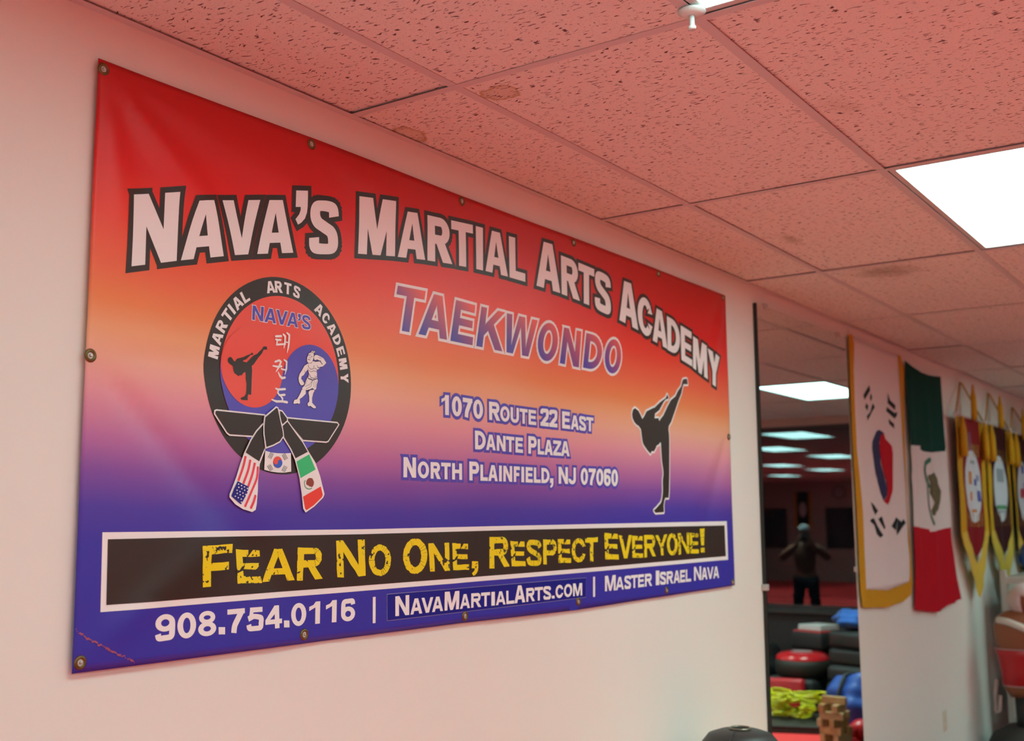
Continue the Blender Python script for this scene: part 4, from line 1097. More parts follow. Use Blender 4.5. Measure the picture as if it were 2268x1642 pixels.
b1 = W1((385, 1060), (425, 1085), (440, 1100), (400, 1130), (388, 1190), (400, 1330), (400, 1400), (425, 1500), (455, 1642)) + W2((460, 60), (482, 150), (478, 220), (440, 280), (412, 200), (385, 80), (375, 0)) + W1((365, 1560), (340, 1400), (318, 1250), (322, 1180), (345, 1120), (360, 1075))
r1 = W1((430, 1088), (455, 1150), (490, 1190), (520, 1230), (530, 1300), (528, 1642)) + W2((548, 60), (540, 180), (515, 290), (485, 322), (440, 285), (478, 225), (482, 150), (460, 60)) + W1((440, 1560), (405, 1400), (388, 1250), (388, 1180), (400, 1120))
S1.layer('blue_print', [b1], CLOTH_B, 1, f1); S1.layer('red_print', [r1], CLOTH_R, 2, f1)
bars = [W1((288, 610), (300, 660), (245, 760), (232, 710)), W1((305, 690), (320, 730), (308, 775), (295, 740)), W1((262, 790), (280, 820), (272, 870), (252, 830)), W1((325, 790), (345, 830), (292, 930), (275, 970), (268, 920), (300, 880)),
        W1((478, 685), (500, 760), (555, 815), (550, 865), (475, 790)), W1((470, 830), (545, 890), (570, 880), (568, 920), (545, 950), (462, 870)), W1((485, 950), (540, 1000), (543, 1050), (492, 1000)),
        W2((320, 290), (395, 385), (360, 430), (340, 380)), W2((325, 470), (345, 460), (440, 640), (415, 665), (375, 620), (350, 530), (312, 490)), W2((395, 470), (425, 440), (460, 560), (450, 580)),
        W2((535, 545), (580, 450), (600, 470), (575, 590)), W2((600, 470), (630, 500), (650, 470), (668, 510), (590, 640), (585, 590))]
S1.layer('trigram_bars', bars, CLOTH_K, 1, f1, kind='stuff')

f2 = empty('mexican_flag', (0, 0, 0), label='hanging flag with green, white and red fields beside the gold-fringed white flag', cat='flag')
S2 = Sheet(fold(4, 6.1, .012, FY - .004, 2.6), .0012, .045)
gr = W1((635, 360), (690, 405), (750, 445), (810, 485), (870, 507), (930, 520), (1000, 525), (1015, 800), (1030, 1100), (1042, 1240), (1035, 1278), (900, 1292), (830, 1280), (797, 1258), (795, 1222), (692, 1218), (665, 800))
wh = W1((692, 1218), (795, 1222), (797, 1258), (830, 1280), (900, 1292), (1035, 1278), (1060, 1450), (1085, 1642)) + W2((1105, 200), (1118, 400), (1122, 555), (1010, 585), (920, 603), (912, 575), (745, 545), (735, 250), (720, 0)) + W1((705, 1450),)
rd = W2((745, 545), (912, 575), (920, 603), (1010, 585), (1122, 555), (1150, 700), (1190, 950), (1248, 1300), (1180, 1330), (1100, 1370), (1040, 1420), (980, 1437), (880, 1432), (770, 1412), (765, 1000), (755, 750))
o_ = S2.layer('green_field', [gr], CLOTH_G, 0, f2); S2.layer('white_field', [wh], CLOTH_W, 0, f2); S2.layer('red_field', [rd], CLOTH_R, 0, f2)
OLV = mat('eagle_print', (.12, .10, .03), .75, var=.6, vscale=45)
wre = mat('wreath_print', (.03, .16, .09), .75)
S2.layer('eagle', [W1((905, 1500), (940, 1490), (975, 1560), (985, 1642), (900, 1642)) + W2((1000, 80), (1035, 180), (1030, 290), (1010, 370), (970, 425), (935, 435), (925, 380), (945, 300), (910, 200), (912, 100), (890, 20))[:]], OLV, 1, f2)
S2.layer('wreath', flat([stroke(W1((880, 1365), (845, 1400), (840, 1470), (855, 1560), (880, 1630)), .03), stroke(W2((890, 60), (895, 200), (905, 330), (925, 440), (945, 520)), .022)]), wre, 2, f2)

# ================================================================= PENNANTS
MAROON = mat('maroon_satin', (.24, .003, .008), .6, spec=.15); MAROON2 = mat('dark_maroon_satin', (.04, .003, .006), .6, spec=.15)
GOLD2 = mat('light_gold_fringe', (.70, .46, .06), .8, spec=.2, bump=(350, .9), var=.25, vscale=120)
ROD = mat('pale_rod', (.55, .5, .45), .35); CORD = mat('gold_cord', (.50, .30, .05), .7, bump=(400, .5))
BADGE = mat('white_embroidery', (.62, .62, .66), .7, bump=(500, .4)); GTXT = mat('gold_thread', (.42, .20, .03), .6, bump=(400, .4))
PY = -.05
def pennant(x0, w_, zr, ztip, znail, satin, colours, lab, txt=GTXT, seed=0):
    """a pennant w_ wide from x0: rod at zr, point at ztip, hung by a cord from a nail"""
    P = empty('pennant', (0, 0, 0), label=lab, cat='pennant', group='maroon award pennants on the wall')
    S_ = Sheet(fold(seed, x0, .010, PY, zr), .0015, .06)
    cx = x0 + w_ / 2; zb = zr - .80
    S_.layer('satin', [[(x0, zr), (x0 + w_, zr), (x0 + w_, zb), (cx, ztip + .27), (x0, zb)]], satin, 0, P)
    fw_ = w_ * .12
    wav = lambda z, s: .012 * math.sin(z * 14 + s)
    L = []; Rr = []
    n = 16
    lz = [zr - (zr - zb) * i / n for i in range(n + 1)]
    L = [(x0 - .02 + wav(z, seed) * .4, z) for z in lz] + [(x0 + fw_ + wav(z, seed + 1), z) for z in lz[::-1]]
    Rr = [(x0 + w_ - fw_ + wav(z, seed + 2), z) for z in lz] + [(x0 + w_ + .02 + wav(z, seed + 3) * .4, z) for z in lz[::-1]]
    S_.layer('fringe', [L], GOLD, 1.5, P); S_.layer('fringe', [Rr], GOLD, 1.5, P)
    S_.layer('point_fringe', [[(x0 - .01, zb + .03), (x0 + fw_, zb + .04), (cx, ztip + .22), (x0 + w_ - fw_, zb + .04), (x0 + w_ + .01, zb + .03), (x0 + w_, zb - .04), (cx + .02, ztip), (cx - .02, ztip), (x0, zb - .04)]], GOLD2, 2, P)
    # rod, knobs, cord
    bm = bmesh.new(); tube(bm, [(x0 - .03, PY - .012, zr + .004), (x0 + w_ + .03, PY - .012, zr + .004)], .009, 10)
    rd_ = bm_obj('rod', bm, ROD, P, True)
    for sx_ in (x0 - .035, x0 + w_ + .035):
        bm = bmesh.new(); bmesh.ops.create_uvsphere(bm, u_segments=12, v_segments=8, radius=.017); bm_obj('knob', bm, mat('knob_white', (.62, .6, .6), .3), rd_, True, (sx_, PY - .012, zr + .004))
    bm = bmesh.new(); tube(bm, [(x0 - .02, PY - .012, zr + .01), (cx - .02, -.015, znail), (cx + .02, -.015, znail), (x0 + w_ + .02, PY - .012, zr + .01)], .007, 8)
    bm_obj('cord', bm, CORD, P, True)
    # hanging tassels: one from the nail, two at the corners
    def tassel(x, zt, ln, r):
        bm = bmesh.new()
        lathe(bm, [(0, 0), (r * .35, -.01), (r * .55, -.05), (r * .9, -ln * .35), (r, -ln * .7), (r * .95, -ln), (0, -ln)], 18)
        for v in bm.verts:
            a = math.atan2(v.co.y, v.co.x); v.co.x *= 1 + .08 * math.sin(a * 9); v.co.y *= (.55 + .05 * math.sin(a * 9))
        bm_obj('tassel', bm, GOLD, P, True, (x, PY - .035, zt))
    tassel(cx + .03, znail - .01, .25, .036)
    tassel(x0 + .05, zr - .0, .27, .042); tassel(x0 + w_ - .045, zr - .0, .27, .042)
    # embroidered oval badge and bands of lettering
    oz = (zr + zb) / 2 - .06; orx, orz = w_ * .30, .245
    ov = [(cx + orx * math.cos(t * math.pi / 20), oz + orz * math.sin(t * math.pi / 20)) for t in range(40)]
    bd = S_.layer('badge', [ov], BADGE, 1, P)
    for (a, b, c, d, m_) in colours:
        S_.layer('badge_print', [[(cx + a * orx, oz + c * orz), (cx + b * orx, oz + c * orz), (cx + b * orx * .95, oz + d * orz), (cx + a * orx * .95, oz + d * orz)]], m_, 2, bd)
    for zc, hh in ((zr - .215, .045), (zb + .115, .05)):
        tx_ = []
        x = x0 + fw_ + .05; rr = random.Random(seed + int(zc * 100))
        while x < x0 + w_ - fw_ - .07:
            tx_ += stroke([(x, zc - hh), (x, zc + hh)], .011, False) + stroke([(x, zc + rr.choice([-1, 0, 1]) * hh * .85), (x + .025, zc + rr.choice([-1, 0, 1]) * hh * .85)], .011, False); x += .040
        S_.layer('embroidered_marks', tx_, txt, 1, P, kind='stuff')
    return P
ORG = mat('orange_thread', (.60, .20, .03), .6); BLT = mat('blue_thread', (.05, .08, .40), .6); GNT = mat('green_thread', (.06, .28, .12), .6); GYT = mat('grey_thread', (.30, .33, .36), .6); RDT = mat('red_thread', (.45, .03, .04), .6)
p1 = pennant(7.07, .74, 2.325, 1.125, 2.575, MAROON, [(-.55, -.1, .05, .40, ORG), (-.45, -.15, -.40, -.15, ORG), (.35, .85, -.42, -.12, BLT), (-.3, .2, -.72, -.64, ORG), (.10, .30, .02, .20, BLT), (.45, .70, .15, .32, BLT), (-.2, .25, .62, .72, GYT)], 'nearest maroon pennant with a gold fringed point and orange and blue badge', seed=2)
S_ = Sheet(fold(2, 7.06, .010, PY, 2.325), .0015, .06)
S_.layer('woven_label', flat([stroke([(7.30 + i * .035, 2.10), (7.30 + i * .035, 2.23)], .014, False) for i in range(5)]), mat('lilac_thread', (.30, .14, .24), .6), 1, p1, kind='stuff')
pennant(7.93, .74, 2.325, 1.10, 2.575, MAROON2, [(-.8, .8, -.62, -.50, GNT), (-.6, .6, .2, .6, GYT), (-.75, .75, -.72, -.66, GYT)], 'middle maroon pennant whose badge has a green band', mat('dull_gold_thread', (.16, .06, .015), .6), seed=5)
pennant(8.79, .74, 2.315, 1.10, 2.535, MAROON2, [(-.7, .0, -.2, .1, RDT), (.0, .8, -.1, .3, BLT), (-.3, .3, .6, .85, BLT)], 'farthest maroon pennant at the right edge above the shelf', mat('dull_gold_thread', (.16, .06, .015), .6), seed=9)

# outlet
o = empty('wall_outlet', (6.585, 0, .44), label='small ivory wall outlet low on the wall below the flags', cat='outlet')
bm = bmesh.new(); box(bm, -.036, .036, -.006, 0, -.06, .06, .003); bm_obj('cover_plate', bm, mat('ivory_plate', (.75, .66, .50), .35), o)
for z in (-.026, .026):
    bm = bmesh.new(); box(bm, -.017, .017, -.009, -.004, z - .014, z + .014, .004); bm_obj('socket', bm, mat('ivory_socket', (.78, .70, .55), .35), o)

# ================================================================= FREESTANDING BAG in front of the wall
BLKV = mat('black_vinyl', (.022, .019, .018), .46, spec=.5, bump=(60, .25), var=.2)
BLKV2 = mat('dull_black_vinyl', (.024, .023, .023), .66, spec=.5, bump=(60, .25), var=.2)
t = empty('freestanding_bag', (3.03, -.235, 0), label='black padded freestanding bag whose rounded top shows at the bottom edge', cat='punching bag')
bm = bmesh.new(); lathe(bm, [(0, .27), (.115, .27), (.138, .30), (.140, .80), (.139, .86), (.130, .90), (.108, .927), (.07, .940), (.03, .944), (0, .944)], 48); bm_obj('padded_body', bm, BLKV, t, True)
bm = bmesh.new(); lathe(bm, [(0, 0), (.24, 0), (.25, .03), (.245, .14), (.20, .22), (.12, .27), (0, .27)], 40); bm_obj('base', bm, BLKV2, t, True)
bm = bmesh.new(); tube(bm, [(.034 * math.cos(a * math.pi / 14), .034 * math.sin(a * math.pi / 14), .946) for a in range(28)], .0042, 8, True); bm_obj('ring', bm, mat('tarnished_ring', (.20, .17, .12), .3, metal=.7), t, True)
bm = bmesh.new(); lathe(bm, [(0, .945), (.024, .945), (.027, .943)], 20); bm_obj('hole', bm, mat('pitch_black', (.003, .003, .003), .8), t)
for s_ in (-1, 1):
    bm = bmesh.new(); tube(bm, [(s_ * .045, 0, .944), (s_ * .09, .01 * s_, .938), (s_ * .118, .012 * s_, .921)], .0022, 6); bm_obj('seam', bm, BLKV2, t)

# ================================================================= SHELF UNIT (right edge) and its gear
WM = mat('white_powder_coat', (.62, .56, .52), .4)
sh = empty('shelf_unit', (7.80, -.14, 0), label='white shelf frame against the wall at the right edge under the pennants', cat='shelf')
SX, SY, SH = 1.25, -.55, 1.29
for (x, y) in ((0, 0), (SX, 0), (0, SY), (SX, SY)):
    bm = bmesh.new(); box(bm, x - .02, x + .02, y - .02, y + .02, 0, SH, .004); bm_obj('post', bm, WM, sh)
for z in (.30, .83, 1.245):
    bm = bmesh.new(); box(bm, .0, SX, SY, 0, z - .012, z + .0, .002)
    bm_obj('shelf_board', bm, WM, sh)
    for (x, y0_, y1_) in ((0, SY, 0), (SX, SY, 0)):
        bm = bmesh.new(); box(bm, x - .015, x + .015, y0_, y1_, z - .045, z - .0, .003); bm_obj('side_rail', bm, WM, sh)
    bm = bmesh.new(); box(bm, 0, SX, SY - .015, SY + .015, z - .045, z, .003); bm_obj('front_rail', bm, WM, sh)
RVIN = mat('red_vinyl', (.50, .012, .018), .35, spec=.5, bump=(50, .2), var=.08); BVIN = mat('blue_vinyl', (.012, .06, .28), .4, spec=.5, bump=(50, .2))
def headgear(m, loc, rz, lab, cat='headgear'):
    h = empty('headgear', loc, rz, label=lab, cat=cat, group='foam headgear on the shelf unit')
    bm = bmesh.new(); bmesh.ops.create_uvsphere(bm, u_segments=28, v_segments=18, radius=.12)
    cut = [f for f in bm.faces if (f.calc_center_median().x > .062 and abs(f.calc_center_median().y) < .062 and f.calc_center_median().z < .045) or f.calc_center_median().z < -.10]
    bmesh.ops.delete(bm, geom=cut, context='FACES')
    for v in bm.verts: v.co.z *= 1.1
    o_ = bm_obj('shell', bm, m, h, True, (0, 0, .115)); q = o_.modifiers.new('t', 'SOLIDIFY'); q.thickness = .028; q.offset = -1
    for s_ in (-1, 1):
        bm = bmesh.new(); lathe(bm, [(0, .012), (.03, .01), (.04, 0)], 16, Matrix.Rotation(math.radians(-90 * s_), 4, 'X')); bm_obj('ear_pad', bm, m, h, True, (0, s_ * .12, .10))
    bm = bmesh.new(); tube(bm, [(.02, .11, .04), (.05, .07, .005), (.06, 0, .0), (.05, -.07, .005), (.02, -.11, .04)], .009, 8); bm_obj('chin_strap', bm, BLKV2, h, True)
    return h
headgear(BVIN, (8.02, -.33, 1.262), 3.4, 'blue foam headgear on top of the white shelf unit')
headgear(RVIN, (8.34, -.52, 1.262), 2.6, 'red foam headgear on top of the white shelf unit')
def pad(name, m1, m2, L, W_, H, loc, rz, lab, cat, group=None, rx=0):
    t = empty(name, loc, rz, label=lab, cat=cat, group=group); t.rotation_euler = (rx, 0, rz)
    bm = bmesh.new(); box(bm, -L / 2, L / 2, -W_ / 2, W_ / 2, 0, H * .96, min(H, W_) * .28)
    bm_obj('cushion', bm, m1, t, True)
    bm = bmesh.new(); box(bm, -L / 2 + .02, L / 2 - .02, -W_ / 2 + .02, W_ / 2 - .02, H * .80, H, min(.03, H * .09)); bm_obj('striking_face', bm, m2, t, True)
    for s_ in (-1, 1):
        bm = bmesh.new(); tube(bm, [(s_ * L * .28, -W_ / 2 + .005, H * .35), (s_ * L * .28, -W_ / 2 - .02, H * .45), (s_ * L * .28, -W_ / 2 - .02, H * .62), (s_ * L * .28, -W_ / 2 + .005, H * .7)], .008, 6); bm_obj('strap', bm, BLKV2, t, True)
    return t
for i, (m1, m2, z, h, lab) in enumerate([(BLKV, BLKV, .832, .15, 'black chest guard at the bottom of the pile on the shelf unit'), (BLKV, RVIN, .984, .06, 'thin red and black pad in the middle of the shelf pile'), (BLKV, BLKV, 1.046, .10, 'black pad topmost in the pile under the upper shelf'), ]):
    pad('kick_pad', m1, m2, .55, .44, h, (8.15, -.385, z), .03 * i, lab, 'pad', 'pads piled on the shelf unit')
pad('kick_pad', BLKV2, BLKV2, .6, .42, .3, (8.17, -.385, .302), 0, 'bulky black pad on the lowest shelf', 'pad', 'pads piled on the shelf unit')

# ================================================================= TORSO DUMMY
SKIN = mat('tan_rubber', (.30, .10, .045), .5, spec=.4, bump=(30, .2), var=.08)
d = empty('torso_dummy', (7.475, -.335, 0), label='tan torso dummy in a red chest band and white head guard at the right edge', cat='dummy')
RG = math.radians(205)
d.rotation_euler = (0, 0, RG)
def body_lathe(prof, n=36, sq=.62):
    bm = bmesh.new(); lathe(bm, [(r, z) for r, z in prof], n)
    for v in bm.verts: v.co.x *= sq
    return bm
bm_obj('torso', body_lathe([(0, .49), (.13, .49), (.165, .54), (.172, .62), (.185, .75), (.205, .86), (.212, .94), (.195, 1.0), (.14, 1.035), (.07, 1.05), (.06, 1.08), (0, 1.08)]), SKIN, d, True)
bm_obj('chest_band', body_lathe([(.170, .56), (.178, .565), (.182, .65), (.196, .75), (.212, .80), (.204, .803)]), RVIN, d, True)
for z_, r_ in ((.563, .176), (.80, .212)):
    bm = bmesh.new(); tube(bm, [(r_ * .63 * math.cos(a * math.pi / 18), r_ * 1.01 * math.sin(a * math.pi / 18), z_) for a in range(36)], .004, 6, True); bm_obj('piping', bm, mat('pale_piping', (.55, .35, .35), .5), d, True)
bm = bmesh.new(); bmesh.ops.create_uvsphere(bm, u_segments=32, v_segments=20, radius=.098)
for v in bm.verts: v.co.z *= 1.0
bm_obj('head', bm, SKIN, d, True, (0, 0, 1.115))
bm = bmesh.new(); bmesh.ops.create_uvsphere(bm, u_segments=32, v_segments=20, radius=.115)
bmesh.ops.delete(bm, geom=[f for f in bm.faces if (f.calc_center_median().x > .07 and abs(f.calc_center_median().y) < .055 and f.calc_center_median().z < .03)], context='FACES')
hg = bm_obj('head_guard', bm, mat('pinkish_white_foam', (.66, .50, .48), .5), d, True, (0, 0, 1.11)); q = hg.modifiers.new('t', 'SOLIDIFY'); q.thickness = .014; q.offset = -1
for (a, b) in [(110, 20), (150, 5), (190, 20), (230, 0), (130, 50), (210, 50), (170, -25), (90, -10)]:
    dx, dy, dz = math.cos(math.radians(a)) * math.cos(math.radians(b)), math.sin(math.radians(a)) * math.cos(math.radians(b)), math.sin(math.radians(b))
    bm = bmesh.new(); bmesh.ops.create_uvsphere(bm, u_segments=8, v_segments=6, radius=.009); bm_obj('vent_hole', bm, mat('vent_dark', (.10, .06, .06), .8), hg, True, (dx * .112, dy * .112, dz * .112))
bm = bmesh.new(); tube(bm, [(.03, -.19, .985), (.09, -.14, .975), (.125, -.07, .945), (.14, .02, .90), (.125, .10, .85)], .024, 8)
for v in bm.verts: v.co.x *= 1.06
bm_obj('white_sash', bm, mat('cream_webbing', (.70, .62, .54), .6), d, True)
bm = bmesh.new(); tube(bm, [(-.02, -.205, .60), (-.01, -.225, .50), (0, -.23, .40), (.01, -.225, .385), (.02, -.21, .40), (.01, -.20, .50)], .013, 8); bm_obj('hanging_strap', bm, mat('pink_webbing', (.42, .32, .30), .6), d, True)
bm = bmesh.new(); lathe(bm, [(0, .26), (.10, .26), (.105, .50), (0, .50)], 24); bm_obj('post', bm, BLKV2, d, True)
bm = bmesh.new(); lathe(bm, [(0, 0), (.29, 0), (.30, .03), (.295, .16), (.25, .25), (.16, .305), (0, .305)], 40); bm_obj('base', bm, BLKV2, d, True)

# ================================================================= GEAR PILED BEFORE THE SHOP WINDOW (seen in the wall mirror)
ang = math.radians(20)
RTOP = mat('dusty_red_vinyl', (.62, .06, .06), .4, var=.12, vscale=30); OLIVE = mat('olive_black_vinyl', (.022, .017, .011), .62, bump=(50, .2))
pad('kick_shield', RVIN, RVIN, .30, .37, .13, (8.80, -1.92, .15), 0.35, 'bright red upright kick shield beside the yellow ropes in the mirror', 'kick shield').rotation_euler = (0, math.radians(-82), math.radians(-20) + .1)
# round shield lying flat on black pads
z = 0.0
for k, h in enumerate((.145, .145)):
    pad('kick_pad', BLKV2, BLKV2, .42, .44, h, (9.08, -1.88, z), .1 * k, ['black pad on the floor under the round red shield', 'black pad directly under the round red shield'][k], 'pad', 'black pads piled before the window'); z += h + .002
t = empty('round_shield', (9.08, -1.85, z), label='round shield with a glossy red top and olive sides, on black pads', cat='kick shield')
bm = bmesh.new(); lathe(bm, [(0, 0), (.20, 0), (.23, .03), (.235, .10), (.225, .15), (0, .15)], 40); bm_obj('side', bm, OLIVE, t, True)
bm = bmesh.new(); lathe(bm, [(.228, .148), (.222, .17), (.19, .195), (.12, .207), (0, .21)], 40); bm_obj('top', bm, mat('glossy_red_vinyl', (.60, .015, .02), .22), t, True)
bm = bmesh.new(); lathe(bm, [(.09, .211), (.05, .2125), (0, .213)], 24); bm_obj('emblem', bm, mat('worn_white_print', (.45, .25, .25), .4), t, True)
z = 0
for k, h in enumerate((.16, .16, .155)):
    pad('kick_pad', BLKV2, BLKV2, .38, .40, h, (9.60, -1.92, z), -.06 * k, ['black pad lowest against the window wall', 'black pad second from the floor against the window wall', 'black pad under the dusty red one by the window'][k], 'pad', 'black pads piled before the window'); z += h + .002
pad('kick_shield', BLKV2, RTOP, .38, .36, .17, (9.54, -1.86, z), .35, 'black kick shield with a dusty red face on the pile by the window', 'kick shield'); z += .172
t = empty('folded_uniform', (9.54, -1.86, z), .35, label='folded white uniform on the dusty red shield below the window', cat='uniform')
for k in range(2):
    bm = bmesh.new(); box(bm, -.13, .13, -.13 + .006 * k, .13, k * .024, k * .024 + .022, .009); bm_obj('folded_layer', bm, mat('white_cotton', (.85, .83, .80), .8), t, True)
# tall stack at the right
z = 0
for k in range(5):
    pad('kick_pad', BLKV, BLKV, .46, .42, .142, (9.02 + .02 * (k % 2), -1.33 + .015 * k, z), .3 + .07 * math.sin(k * 2.1), ['lowest', 'second', 'middle', 'fourth', 'topmost'][k] + ' black pad of the tall stack under the blue cloth', 'pad', 'black pads of the tall stack'); z += .144
def cloth_heap(name, m, loc, sx_, sy_, sz_, lab, cat, seed, group=None):
    t = empty(name, loc, label=lab, cat=cat, group=group)
    bm = bmesh.new(); bmesh.ops.create_icosphere(bm, subdivisions=4, radius=1)
    rr = random.Random(seed); ph = [rr.uniform(0, 6) for _ in range(6)]
    for v in bm.verts:
        x, y, z_ = v.co
        n_ = 1 + .10 * math.sin(x * 5 + ph[0] + 2 * z_) + .08 * math.sin(y * 7 + ph[1] - x * 3) + .05 * math.sin(z_ * 9 + x * 6 + ph[2])
        v.co = Vector((x * n_ * sx_, y * n_ * sy_, max(-.98, z_ * n_) * sz_ * .5 + sz_ * .49))
        if v.co.z < 0: v.co.z = 0
    bm_obj('fabric', bm, m, t, True); return t
BLUEC = mat('blue_uniform_cloth', (.012, .10, .42), .7, sheen=.2, bump=(90, .4))
cloth_heap('blue_cloth', BLUEC, (8.99, -1.34, z), .17, .17, .17, 'bright blue cloth heaped on top of the tall stack of black pads', 'cloth', 3)
bg = cloth_heap('duffel_bag', mat('blue_nylon', (.015, .06, .30), .5, bump=(90, .4)), (8.45, -1.16, 0), .20, .24, .42, 'blue duffel bag slumped on the floor behind the wooden blocks', 'bag', 8)
bm = bmesh.new(); tube(bm, [(-.17, -.13, .12), (-.15, -.11, .30), (-.09, -.08, .42), (-.02, -.05, .43)], .013, 8); bm_obj('strap', bm, BLKV2, bg, True)
t = empty('boxing_glove', (8.05, -1.02, 0), .5, label='small red glove on the floor beside the blue duffel bag', cat='glove')
bm = bmesh.new(); bmesh.ops.create_uvsphere(bm, u_segments=20, v_segments=14, radius=.075)
for v in bm.verts: v.co.x *= 1.35; v.co.z += .075
bm_obj('fist', bm, RVIN, t, True); bm = bmesh.new(); bmesh.ops.create_uvsphere(bm, u_segments=14, v_segments=10, radius=.035); bm_obj('thumb', bm, RVIN, t, True, (.02, .065, .09))
bm = bmesh.new(); lathe(bm, [(0, 0), (.05, 0), (.055, .09), (0, .09)], 20, Matrix.Translation((-.08, 0, .07)) @ Matrix.Rotation(math.radians(-90), 4, 'Y')); bm_obj('cuff', bm, RVIN, t, True)
# dark bags at the left of the mirror
cloth_heap('gear_bag', BLKV2, (9.55, -2.45, 0), .26, .24, .56, 'black gear bag slumped below the window sill, left in the mirror', 'bag', 12, 'black gear bags')
cloth_heap('gear_bag', mat('charcoal_nylon', (.035, .035, .038), .5), (9.0, -2.42, 0), .24, .22, .48, 'charcoal gear bag left of the round red shield in the mirror', 'bag', 15, 'black gear bags')
# yellow jump ropes: coils heaped on a low black mat
t = empty('rope_mat', (8.29, -1.72, 0), -.35, label='folded olive-black mat on the floor under the yellow ropes', cat='mat')
for k in range(2):
    bm = bmesh.new(); box(bm, -.34, .30, -.28, .30, k * .03, k * .03 + .028, .008); bm_obj('mat_fold', bm, OLIVE, t, True)
YR = mat('yellow_plastic', (.62, .60, .01), .32, spec=.5)
rr = random.Random(21)
for k in range(13):
    t = empty('jump_rope', (8.38 + rr.uniform(-.10, .10), -1.66 + rr.uniform(-.15, .15), .062 + .014 * k), rr.uniform(0, 6.28), label='coiled yellow jump rope in the heap beside the wooden blocks', cat='jump rope', group='yellow jump ropes in a heap')
    pts = []; n = 90; R0 = rr.uniform(.085, .12); e_ = rr.uniform(.45, .75); tl = rr.uniform(-.25, .25)
    for i in range(n):
        a = i / n * 2 * math.pi * 3
        x = R0 * math.cos(a) * (1 + .08 * math.sin(a * .37 + k)); y = R0 * e_ * math.sin(a) * (1 + .1 * math.cos(a * .61 + k))
        pts.append((x, y, .012 + .012 * math.sin(a * .5 + k) + abs(x * tl) + .006 * (i / 30)))
    bm = bmesh.new(); tube(bm, pts, .0068, 6); bm_obj('cord', bm, YR, t, True)
    for s_ in (0, -1):
        bm = bmesh.new(); p = Vector(pts[s_]); tube(bm, [p, p + Vector((.05, .03, .004)), p + Vector((.11, .05, .002))], .010, 8); bm_obj('handle', bm, YR, t, True)
t = empty('tape_tag', (8.30, -1.86, .064), .4, label='white and navy strip lying at the edge of the yellow ropes', cat='tag')
bm = bmesh.new(); box(bm, -.07, .07, -.012, .012, 0, .02, .003); bm_obj('strip', bm, mat('white_tape', (.7, .7, .7), .5), t)
bm = bmesh.new(); box(bm, .03, .06, -.013, .013, .0, .021, .003); bm_obj('navy_patch', bm, mat('navy_tape', (.03, .03, .12), .5), t)
# crosswise stack of wooden blocks
WOOD = []
for k, c in enumerate([(.60, .36, .15), (.50, .28, .10), (.64, .42, .20)]):
    m = mat('pine_%d' % k, c, .6, bump=(40, .2)); nt = m.node_tree; n_ = nt.nodes; l_ = nt.links
    wv = n_.new('ShaderNodeTexWave'); wv.inputs['Scale'].default_value = 9; wv.inputs['Distortion'].default_value = 5; wv.inputs['Detail'].default_value = 3
    g_ = n_.new('ShaderNodeNewGeometry'); l_.new(g_.outputs['Position'], wv.inputs['Vector'])
    rp = n_.new('ShaderNodeValToRGB'); rp.color_ramp.elements[0].color = (c[0] * .72, c[1] * .66, c[2] * .6, 1); rp.color_ramp.elements[1].color = (*c, 1)
    l_.new(wv.outputs['Fac'], rp.inputs[0]); l_.new(rp.outputs[0], n_['Principled BSDF'].inputs['Base Color']); WOOD.append(m)
names = ['lowest', 'second', 'third', 'fourth', 'fifth', 'sixth', 'topmost']
z = 0.0
for k in range(7):
    a = math.radians(20) + (0 if k % 2 else math.radians(88)) + rr.uniform(-.32, .32)
    for s_ in ((-1, 1) if k < 6 else (0,)):
        hh = .052
        ox, oy = -math.sin(a) * .052 * s_, math.cos(a) * .052 * s_
        t = empty('wood_block', (7.62 + ox + rr.uniform(-.012, .012), -1.08 + oy + rr.uniform(-.012, .012), z), a, label=names[k] + ' layer wooden block' + {-1: ' on the near side', 1: ' on the far side', 0: ''}[s_] + ' of the crosswise stack in the mirror', cat='wood block', group='wooden blocks stacked crosswise')
        bm = bmesh.new(); box(bm, -.088, .088, -.021, .021, 0, hh, .003); bm_obj('block', bm, WOOD[(k + s_) % 3], t)
    z += .0525

# ================================================================= FAR END OF THE ROOM (seen through mirror and window reflection)
t = empty('wall_clock', (X0, -8.15, 2.35), label='round wall clock above the dark window in the far reflection', cat='clock')
RY = Matrix.Rotation(math.radians(90), 4, 'Y')
bm = bmesh.new(); lathe(bm, [(.14, 0), (.17, 0), (.17, .03), (.15, .04), (.145, .02)], 32, RY); bm_obj('rim', bm, DARKFRAME, t, True)
bm = bmesh.new(); lathe(bm, [(0, .018), (.146, .018)], 32, RY); bm_obj('dial', bm, mat('dial_white', (.5, .5, .5), .5), t)
for a, L_ in ((60, .08), (200, .12)):
    bm = bmesh.new(); tube(bm, [(.022, 0, 0), (.022, L_ * math.cos(math.radians(a)), L_ * math.sin(math.radians(a)))], .005, 6); bm_obj('hand', bm, DARKFRAME, t)
